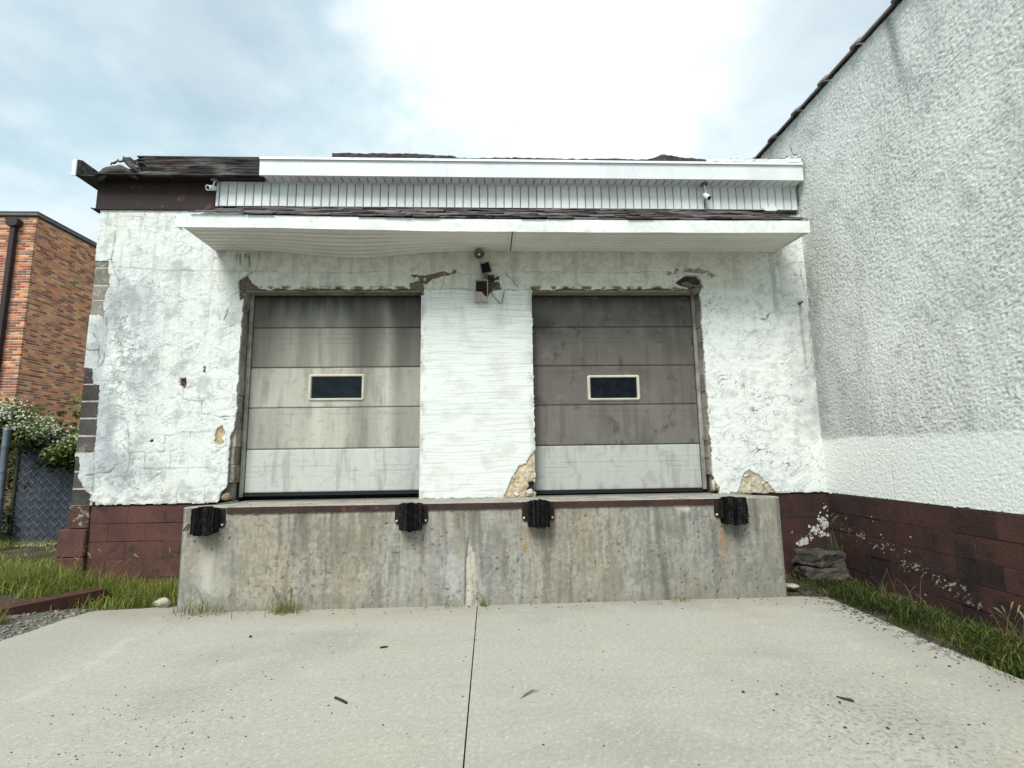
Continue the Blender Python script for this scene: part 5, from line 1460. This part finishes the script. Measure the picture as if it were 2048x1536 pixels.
def flower_cluster(q, c, r, n, rg, size=0.018):
    for _ in range(n):
        p = Vector((c[0] + rg.gauss(0, r), c[1] + rg.gauss(0, r), c[2] + rg.gauss(0, r * .6)))
        nn = Vector((rg.uniform(-.8, .8), rg.uniform(-1.2, .2), rg.uniform(.1, 1.2))).normalized()
        a = nn.cross(Vector((rg.uniform(-1, 1), .3, rg.uniform(-1, 1)))).normalized(); bb = nn.cross(a)
        k = rg.uniform(.82, 1.05); q.cur = (0.80 * k, 0.80 * k, 0.72 * k)
        for j in range(4):
            t = j * math.pi / 2 + .3; e = a * math.cos(t) + bb * math.sin(t); f_ = a * math.cos(t + .55) + bb * math.sin(t + .55); g_ = a * math.cos(t - .55) + bb * math.sin(t - .55)
            s = size * rg.uniform(.8, 1.2)
            q.add([p, p + g_ * s * .6 + nn * .002, p + e * s + nn * .004, p + f_ * s * .6 + nn * .002], [(0, 1, 2, 3)])
rg = random.Random(31)
GL = [(0.12, 0.16, 0.03), (0.16, 0.20, 0.045), (0.08, 0.12, 0.022), (0.24, 0.27, 0.08)]
GD = [(0.018, 0.03, 0.010), (0.026, 0.042, 0.012), (0.035, 0.05, 0.014)]
vine = empty('flowering_vine', 'green vine with masses of small white flowers spilling over the fence top', 'vine')
q = MB()
def vtop(x): return 1.74 + 0.10 * math.sin(x * 2.6 + 1) + 0.09 * math.sin(x * 5.3) + 0.38 * sst(np.float64(-6.75 - x), 0, 0.45)
for i in range(260):
    x = rg.uniform(-9.0, -5.15); t = rg.random()
    zt = float(vtop(x)); z = zt + 0.08 - 0.46 * t
    leaf_cluster(q, (x, FY - .12 + rg.uniform(-.16, .30), z), (.20, .16, .13), 52, .062, GL if t < .55 else GD, rg, .3)
q.build('foliage', M['leaf'], vine, col=True)
q = MB()
for i in range(78):
    x = rg.uniform(-9.0, -5.2); t = rg.random() ** 1.3
    zt = float(vtop(x)); z = zt + 0.12 - 0.28 * t
    flower_cluster(q, (x, FY - .30 + rg.uniform(-.12, .28), z), .085, 40, rg)
q.build('blossom', M['blossom'], vine, col=True)
q = MB()
for i in range(16):
    x = rg.uniform(-7.3, -5.3); pts = [(x, FY - .2, 1.6)]
    for k in range(4): pts.append((pts[-1][0] + rg.uniform(-.16, .16), FY - .05 + rg.uniform(-.05, .03), pts[-1][2] - rg.uniform(.03, .12)))
    q.tube(pts, .005, 5)
q.build('stem', M['twig'], vine)
hedge = empty('dark_hedge', 'dark leafy undergrowth standing between the blue post and the gate', 'bush')
q = MB()
for i in range(70):
    x = rg.uniform(-7.75, -6.72); z = rg.uniform(.25, 1.75); leaf_cluster(q, (x, 1.85 + rg.uniform(-.12, .25) + (0.0 if x < -7.0 else .35), z), (.16, .14, .16), 46, .06, GD + GL[:1], rg, .3)
q.build('foliage', M['leaf'], hedge, col=True)
q = MB()
for i in range(9):
    x = rg.uniform(-7.6, -6.9); q.tube([(x, 1.95, .1), (x + rg.uniform(-.1, .1), 1.9, .8), (x + rg.uniform(-.2, .2), 1.95, 1.6)], [.014, .010, .004], 6)
q.build('stem', M['twig'], hedge)
# the mass of green far behind, closing the gap under the brick wall
tw = []
bush = empty('background_shrub', 'broad green shrub filling the gap behind the fence below the brick wall', 'shrub')
q = MB()
for i in range(130):
    x = rg.uniform(-14.5, -7.5); leaf_cluster(q, (x, 5.2 + rg.uniform(-.8, .8), rg.uniform(.3, 2.45)), (.5, .45, .42), 40, .13, GL + GD, rg, .2)
q.build('foliage', M['leaf'], bush, col=True)
q = MB()
for i in range(12):
    x = rg.uniform(-14, -8); q.tube([(x, 5.3, .05), (x + rg.uniform(-.2, .2), 5.2, 1.1), (x + rg.uniform(-.4, .4), 5.3, 2.2)], [.03, .02, .008], 6)
q.build('stem', M['twig'], bush)

# ================================================================== grass
def tz(x, y): return float(terrain(np.float64(x), np.float64(y)))
def blade(q, p, L, w, az, lean, col, rg, segs=3):
    d = Vector((math.cos(az), math.sin(az), 0)); s = Vector((-d.y, d.x, 0)) * w
    pts = []
    for i in range(segs + 1):
        t = i / segs; bend = lean * t * t
        pts.append(Vector(p) + d * (L * bend) + Vector((0, 0, L * t * (1 - 0.38 * lean * t))))
    q.cur = col
    vs = []
    for i, c in enumerate(pts[:-1]):
        k = 1 - 0.65 * (i / segs); vs += [c - s * k, c + s * k]
    vs.append(pts[-1])
    fs = [(2 * i, 2 * i + 1, 2 * i + 3, 2 * i + 2) for i in range(segs - 1)] + [(2 * segs - 2, 2 * segs - 1, 2 * segs)]
    q.add(vs, fs, True)
    return pts[-1]
def gcol(rg, pal):
    c = rg.choice(pal); k = rg.uniform(.75, 1.3); return (c[0] * k, c[1] * k, c[2] * k)
PL = [(0.20, 0.25, 0.04), (0.28, 0.31, 0.06), (0.15, 0.20, 0.032), (0.36, 0.34, 0.10), (0.095, 0.14, 0.025)]
PS = [(0.26, 0.22, 0.10), (0.20, 0.17, 0.08), (0.14, 0.15, 0.05)]
PD = [(0.035, 0.062, 0.016), (0.05, 0.08, 0.02), (0.025, 0.045, 0.012), (0.075, 0.10, 0.028), (0.10, 0.09, 0.04)]
rg = random.Random(41)
q = MB()
cnt = 0
while cnt < 13500:
    x = rg.uniform(-6.4, -2.88); y = rg.uniform(-1.25, 0.75)
    if x > -4.74 and y > -0.05: continue
    # density: a thick belt along the foot of the wall, thinning over the gravel and the bare path
    dn = math.exp(-((y + 0.42 - 0.10 * (x + 3.8)) / 0.27) ** 2)
    if x < -4.4: dn = max(dn, 0.62 * math.exp(-((y + 0.35) / 0.55) ** 2))
    if x > -3.75 and y < -0.72 + 0.2 * (x + 3.2): dn *= 0.05
    if x < -3.6 and y < -0.78: dn *= 0.10
    if float(fbm(np.float64(x * 3), np.float64(y * 3), 2, 300)) < -0.25: dn *= .3
    if rg.random() > dn: continue
    near = math.exp(-((y + 0.3) / 0.3) ** 2)
    L = rg.uniform(.07, .17) + .13 * near * rg.random()
    blade(q, (x, y, tz(x, y) - .01), L, rg.uniform(.0022, .0048), rg.uniform(0, 6.28), rg.uniform(.1, 1.1), gcol(rg, PL if rg.random() < .88 else PS), rg)
    cnt += 1
tag(q.build('verge_grass', M['leaf'], col=True), kind='stuff')
q = MB(); cnt = 0
while cnt < 5200:
    x = rg.uniform(-8.2, -4.75); y = rg.uniform(-0.2, 1.95)
    g0 = float(fbm(np.float64(x * 1.4), np.float64(y * 1.4), 3, 301))
    if g0 < (0.02 if y < 1.5 else -.3): continue
    blade(q, (x, y, tz(x, y) - .01), rg.uniform(.03, .09) * (1.7 if y > 1.6 else 1), rg.uniform(.0025, .005), rg.uniform(0, 6.28), rg.uniform(.2, 1.1), gcol(rg, PL), rg); cnt += 1
tag(q.build('path_grass', M['leaf'], col=True), kind='stuff')
q = MB(); cnt = 0
while cnt < 17000:
    y = -0.18 - 4.2 * rg.random(); c = 3.52 + 0.10 * math.sin(y * 2.7) - 0.04 * y * 0
    if y > -0.9: c = 3.62
    x = rg.gauss(c, 0.17)
    if x > 3.93 or x < 3.06: continue
    if x < 3.22 and rg.random() < .6: continue
    fall = math.exp(-((x - 3.40) / 0.3) ** 2)
    L = rg.uniform(.04, .11) + .08 * fall * rg.random() ** 2
    lit = rg.random() < (0.10 + 0.22 * (y < -1.9))
    blade(q, (x, y, tz(x, y) - .005), L, rg.uniform(.002, .0042), rg.uniform(0, 6.28) if rg.random() < .5 else rg.uniform(2.2, 4.2), rg.uniform(.3, 1.25), gcol(rg, PL if lit else PD), rg); cnt += 1
tag(q.build('wall_grass', M['leaf'], col=True), kind='stuff')


def weed(name, x, y, n, L, spread, label, cat, pal, seed, z=None, heads=0, stalk=0, group=None, par_name='blade'):
    rg = random.Random(seed)
    root = empty(name, label, cat, group, loc=(x, y, 0))
    q = MB(); z0 = tz(x, y) if z is None else z
    for i in range(n):
        a = rg.uniform(0, 6.28)
        blade(q, (x + rg.gauss(0, spread * .3), y + rg.gauss(0, spread * .16), z0 - .01), L * rg.uniform(.45, 1.1), rg.uniform(.0015, .004), a, rg.uniform(.2, 1.3), gcol(rg, pal), rg)
    q.build('leaf_tuft', M['leaf'], root, col=True, kind='stuff')
    if stalk:
        q = MB(); q2 = MB()
        for i in range(stalk):
            a = rg.uniform(0, 6.28); lean = rg.uniform(.15, .7); H_ = L * rg.uniform(1.0, 1.7); px = x + rg.gauss(0, spread * .3); py = y + rg.gauss(0, spread * .15)
            pts = [(px + math.cos(a) * H_ * lean * t * t, py + math.sin(a) * H_ * lean * t * t * .5, z0 + H_ * t * (1 - .3 * lean * t)) for t in (0, .35, .7, 1.0)]
            q.cur = gcol(rg, PS); q.tube(pts, [.0022, .002, .0016, .001], 4)
            if i < heads:
                e = Vector(pts[-1]); d = (e - Vector(pts[-2])).normalized(); q2.cur = gcol(rg, [(.33, .28, .13), (.22, .20, .09)])
                q2.tube([e - d * .02, e, e + d * .03, e + d * .055 + Vector((0, 0, -.012))], [.003, .0065, .006, .001], 6)
        q.build('stalk', M['leaf'], root, col=True)
        if heads: q2.build('seed_head', M['leaf'], root, col=True)
    return root


weed('weed_clump', -2.58, -1.06, 90, .15, .40, 'dry yellowish weeds growing at the left end of the dock foot', 'weeds', PS + PL[:2], 51, 0.02, 0, 10)
weed('weed_clump', -1.86, -1.06, 80, .17, .22, 'green weed tuft with thin stalks at the dock foot below the left bay', 'weeds', PL + PS[:1], 52, 0.0, 3, 12)
weed('weed_clump', -1.28, -1.05, 16, .045, .22, 'tiny flat green weeds in the dock joint left of the centre crack', 'weeds', PL, 53, 0.0)
weed('weed_clump', -0.08, -1.04, 26, .10, .06, 'thin green weed growing right of the crack in the dock face', 'weeds', PL + PS[:1], 54, 0.0, 0, 3)
weed('weed_clump', -0.36, -1.05, 14, .06, .16, 'sparse reddish weed stems left of the crack at the dock foot', 'weeds', PS, 55, 0.0, 0, 4)
weed('weed_clump', 1.78, -1.04, 46, .075, .16, 'small green tuft at the dock foot left of the rust stain', 'weeds', PL, 56, 0.0)
weed('tall_weed', -3.95, -0.30, 40, .30, .5, 'tall seeding grass in front of the brown foundation on the left', 'weeds', PL + PS, 57, None, 12, 20)
weed('tall_weed', -4.55, -0.42, 34, .26, .4, 'tall seeding grass by the corner footing block', 'weeds', PL + PS, 58, None, 6, 12)
weed('tall_weed', -3.20, -0.42, 60, .34, .35, 'long green grass leaning on the left end of the dock', 'weeds', PL, 59, None, 4, 8)
weed('weed_clump', -4.10, -1.28, 60, .15, .12, 'pale feathery weed in the gravel in front of the rusty beam', 'weeds', PS[2:] + PL[3:4], 60, None, 0, 8)
weed('tall_weed', 3.78, -0.30, 40, .22, .12, 'dark green weed growing on the stone blocks in the right corner', 'weeds', PD, 61, 0.26, 0, 4)
weed('tall_weed', 3.72, -2.25, 24, .22, .3, 'thin brown seeding stalks against the right-hand brown base', 'weeds', PS + PD, 62, None, 6, 18)
weed('tall_weed', 3.70, -1.25, 20, .20, .4, 'dry leaning stalks halfway along the right-hand brown base', 'weeds', PS + PD, 63, None, 0, 18)

# ================================================================== loose things on the ground
beam = empty('rusty_beam', 'rusty steel channel lying along the gravel on the left', 'steel beam')
T0 = Matrix.Translation((-4.12, -0.90, 0.055)) @ Matrix.Rotation(math.radians(57), 4, 'Z')
q = MB(); q.box(-1.6, 0.48, -.09, .09, .055, .066, mat=T0); q.build('flange', M['rust_beam'], beam)
q = MB(); q.box(-1.6, 0.48, -.0905, -.079, -.06, .0545, mat=T0); q.build('web', M['rust_beam'], beam)
tag(chunk('pale_rock', (-3.07, -0.815, 0.045), (.095, .06, .05), M['stone'], None, 21), 'pale broken rock at the left corner of the dock', 'rock')
tag(chunk('pebble', (-1.867, -1.68, 0.008), (.014, .012, .011), M['dark_stone'], None, 22, 1), 'single grey pebble on the slab in front of the left bay', 'pebble')
def rough_block(name, c, s, m, seed):
    bm = bmesh.new(); bmesh.ops.create_cube(bm, size=1.0)
    bmesh.ops.bevel(bm, geom=bm.edges[:], offset=0.09, segments=1, affect='EDGES')
    bmesh.ops.subdivide_edges(bm, edges=bm.edges[:], cuts=4, use_grid_fill=True)
    bmesh.ops.triangulate(bm, faces=bm.faces[:])
    for v in bm.verts:
        p = v.co; n_ = 0.20 * float(fbm(np.float64(p.x * 2.6 + p.z * 1.7 + seed), np.float64(p.y * 2.6 + p.z * 2.1), 4, 350 + seed))
        p = Matrix.Rotation(0.35 if seed == 24 else -0.12, 3, 'Z') @ p
        p = Matrix.Rotation(0.10 if seed == 24 else 0.0, 3, 'Y') @ p
        v.co = Vector((c[0] + p.x * s[0] * (1 + n_), c[1] + p.y * s[1] * (1 + n_), c[2] + p.z * s[2] * (1 + 1.3 * n_)))
    me = bpy.data.meshes.new(name); bm.to_mesh(me); bm.free(); me.shade_smooth() if False else None
    return obj(name, me, m)


sb = tag(rough_block('stone_block', (3.61, -0.27, 0.20), (.40, .33, .15), M['dark_stone'], 24), 'dark mossy stone block on top of another in the right corner', 'stone block')
tag(rough_block('stone_block', (3.60, -0.29, 0.035), (.46, .40, .185), M['dark_stone'], 25), 'dark mossy stone block at the bottom of the stack in the right corner', 'stone block')
tag(chunk('concrete_chip', (3.02, -0.72, 0.03), (.085, .07, .022), M['stone'], None, 26), 'flat pale concrete chip beside the right end of the dock', 'concrete chip')
tag(chunk('rubble_stone', (3.08, -0.22, 0.06), (.16, .12, .12), mat('grey_stone', (0.13, 0.125, 0.12), (0.08, 0.075, 0.07), scale=7, fine=.3, bump=.01, bscale=25), None, 27), 'grey rubble stone between the dock end and the dark stone blocks', 'stone')
for i, yy in enumerate((1.74, 1.86)):
    b_ = MB().bbox(-6.70, -6.28 + .05 * i, yy, yy + .05, .165, .195, .003)
    tag(b_.build('white_board', M['board_white']), ('white painted board lying on the ground before the gate, the nearer of two', 'white painted board lying against the foot of the gate, the farther of two')[i], 'board')
tag(MB().tube([(-.903, -2.742, .008), (-.86, -2.775, .009), (-.818, -2.812, .008)], .007, 6).build('dark_stick', M['twig']), 'short straight dark stick on the slab left of the joint', 'stick')
tag(MB().tube([(-.809, -1.989, .007), (-.785, -1.985, .008), (-.758, -1.975, .007)], [.006, .007, .006], 6).build('dark_stick', M['twig']), 'tiny dark stick on the slab in front of the left bay', 'stick')
tag(MB().tube([(1.93, -2.93, .006), (1.945, -2.955, .007), (1.975, -2.985, .008), (1.985, -2.995, .006)], [.003, .005, .008, .004], 6).build('dark_stick', M['twig']), 'dark forked twig on the worn slab at the lower right', 'stick')
lf = MB()
P = [(0.156, -2.83, .006), (0.195, -2.785, .014), (0.235, -2.752, .018), (0.269, -2.742, .010)]
lf.add([P[0], (P[1][0] - .003, P[1][1] + .003, P[1][2]), (P[1][0] + .003, P[1][1] - .004, P[1][2] - .003), (P[2][0] - .003, P[2][1] + .004, P[2][2]), (P[2][0] + .003, P[2][1] - .004, P[2][2] - .003), P[3]], [(0, 2, 1), (1, 2, 4, 3), (3, 4, 5)])
o = tag(lf.build('dry_leaf', M['dry_leaf']), 'curled brown dry leaf on the slab just right of the joint', 'leaf'); md = o.modifiers.new('thickness', 'SOLIDIFY'); md.thickness = .002

# crumbs of leaf litter and gum scattered over the slabs
rg = random.Random(77)
q = MB()
def crumb(x, y, s, zb=None):
    z = (float(pave_z(np.float64(x), np.float64(y))) if zb is None else zb) + .001; a = rg.uniform(0, 6.28); n = 6; el = rg.uniform(.4, 1)
    pts = [(x + math.cos(a) * s * math.cos(t) - math.sin(a) * s * el * math.sin(t), y + math.sin(a) * s * math.cos(t) + math.cos(a) * s * el * math.sin(t)) for t in [2 * math.pi * k / n + rg.uniform(-.3, .3) for k in range(n)]]
    hh = s * rg.uniform(.25, .6)
    q.add([(px, py, z) for px, py in pts] + [(x + (px - x) * .5, y + (py - y) * .5, z + hh) for px, py in pts], [(k, (k + 1) % n, n + (k + 1) % n, n + k) for k in range(n)] + [tuple(range(n, 2 * n))])
for i in range(240):
    x = rg.uniform(-2.7, 3.1); y = -1.06 - 2.7 * rg.random() ** .8
    crumb(x, y, rg.choice((.0025, .003, .004, .005, .007)))
for i in range(160): crumb(rg.gauss(-1.7, .45), rg.gauss(-3.0, .35), rg.choice((.002, .003, .004, .006)))
for i in range(80): crumb(rg.uniform(-2.8, 2.8), -1.02 - abs(rg.gauss(0, .10)), rg.choice((.004, .006, .008, .011)))
for i in range(70):
    y = -1.0 - 2.2 * rg.random(); crumb(3.02 + rg.gauss(0, .10), y, rg.choice((.004, .006, .009, .012)))
for i in range(12): crumb(rg.uniform(1.4, 2.6), rg.uniform(-3.4, -2.6), rg.choice((.007, .010, .013)))
for i in range(90):
    yy = rg.uniform(-.95, -.1); crumb(rg.uniform(-2.75, 2.7), yy, rg.choice((.004, .006, .010)), .93 - .045 * float(sst(np.float64(yy), -1.0, -.1)))
tag(q.build('litter', M['twig']), kind='stuff')
# gravel on the left margin
q = MB()
for i in range(1500):
    x = rg.uniform(-4.6, -3.5); y = rg.uniform(-2.4, -0.75); s = rg.uniform(.006, .018)
    if rg.random() > math.exp(-((x + 3.85) / .3) ** 2): continue
    z = tz(x, y); a = rg.uniform(0, 3)
    q.box(-s, s, -s * .7, s * .7, -s * .3, s * .6, jit=s * .35, mat=Matrix.Translation((x, y, z)) @ Matrix.Rotation(a, 4, 'Z'))
tag(q.build('gravel', mat('gravel', (0.30, 0.28, 0.24), (0.15, 0.14, 0.12), scale=40, fine=.3)), kind='stuff')
# twiggy debris under the right-hand verge
q = MB()
for i in range(150):
    y = -.9 - 1.6 * rg.random(); x = 3.10 + rg.gauss(0, .06); a = rg.uniform(0, 6.28); L = rg.uniform(.02, .09)
    q.tube([(x, y, .006), (x + math.cos(a) * L * .5, y + math.sin(a) * L * .5, .012), (x + math.cos(a + .4) * L, y + math.sin(a + .4) * L, .006)], .0017, 4)
for i in range(70):
    x = 3.02 + .25 * rg.random(); y = -.95 + .5 * rg.random(); crumb(x, y, rg.choice((.008, .014, .02)), 0.0)
tag(q.build('dead_leaves', M['twig']), kind='stuff')
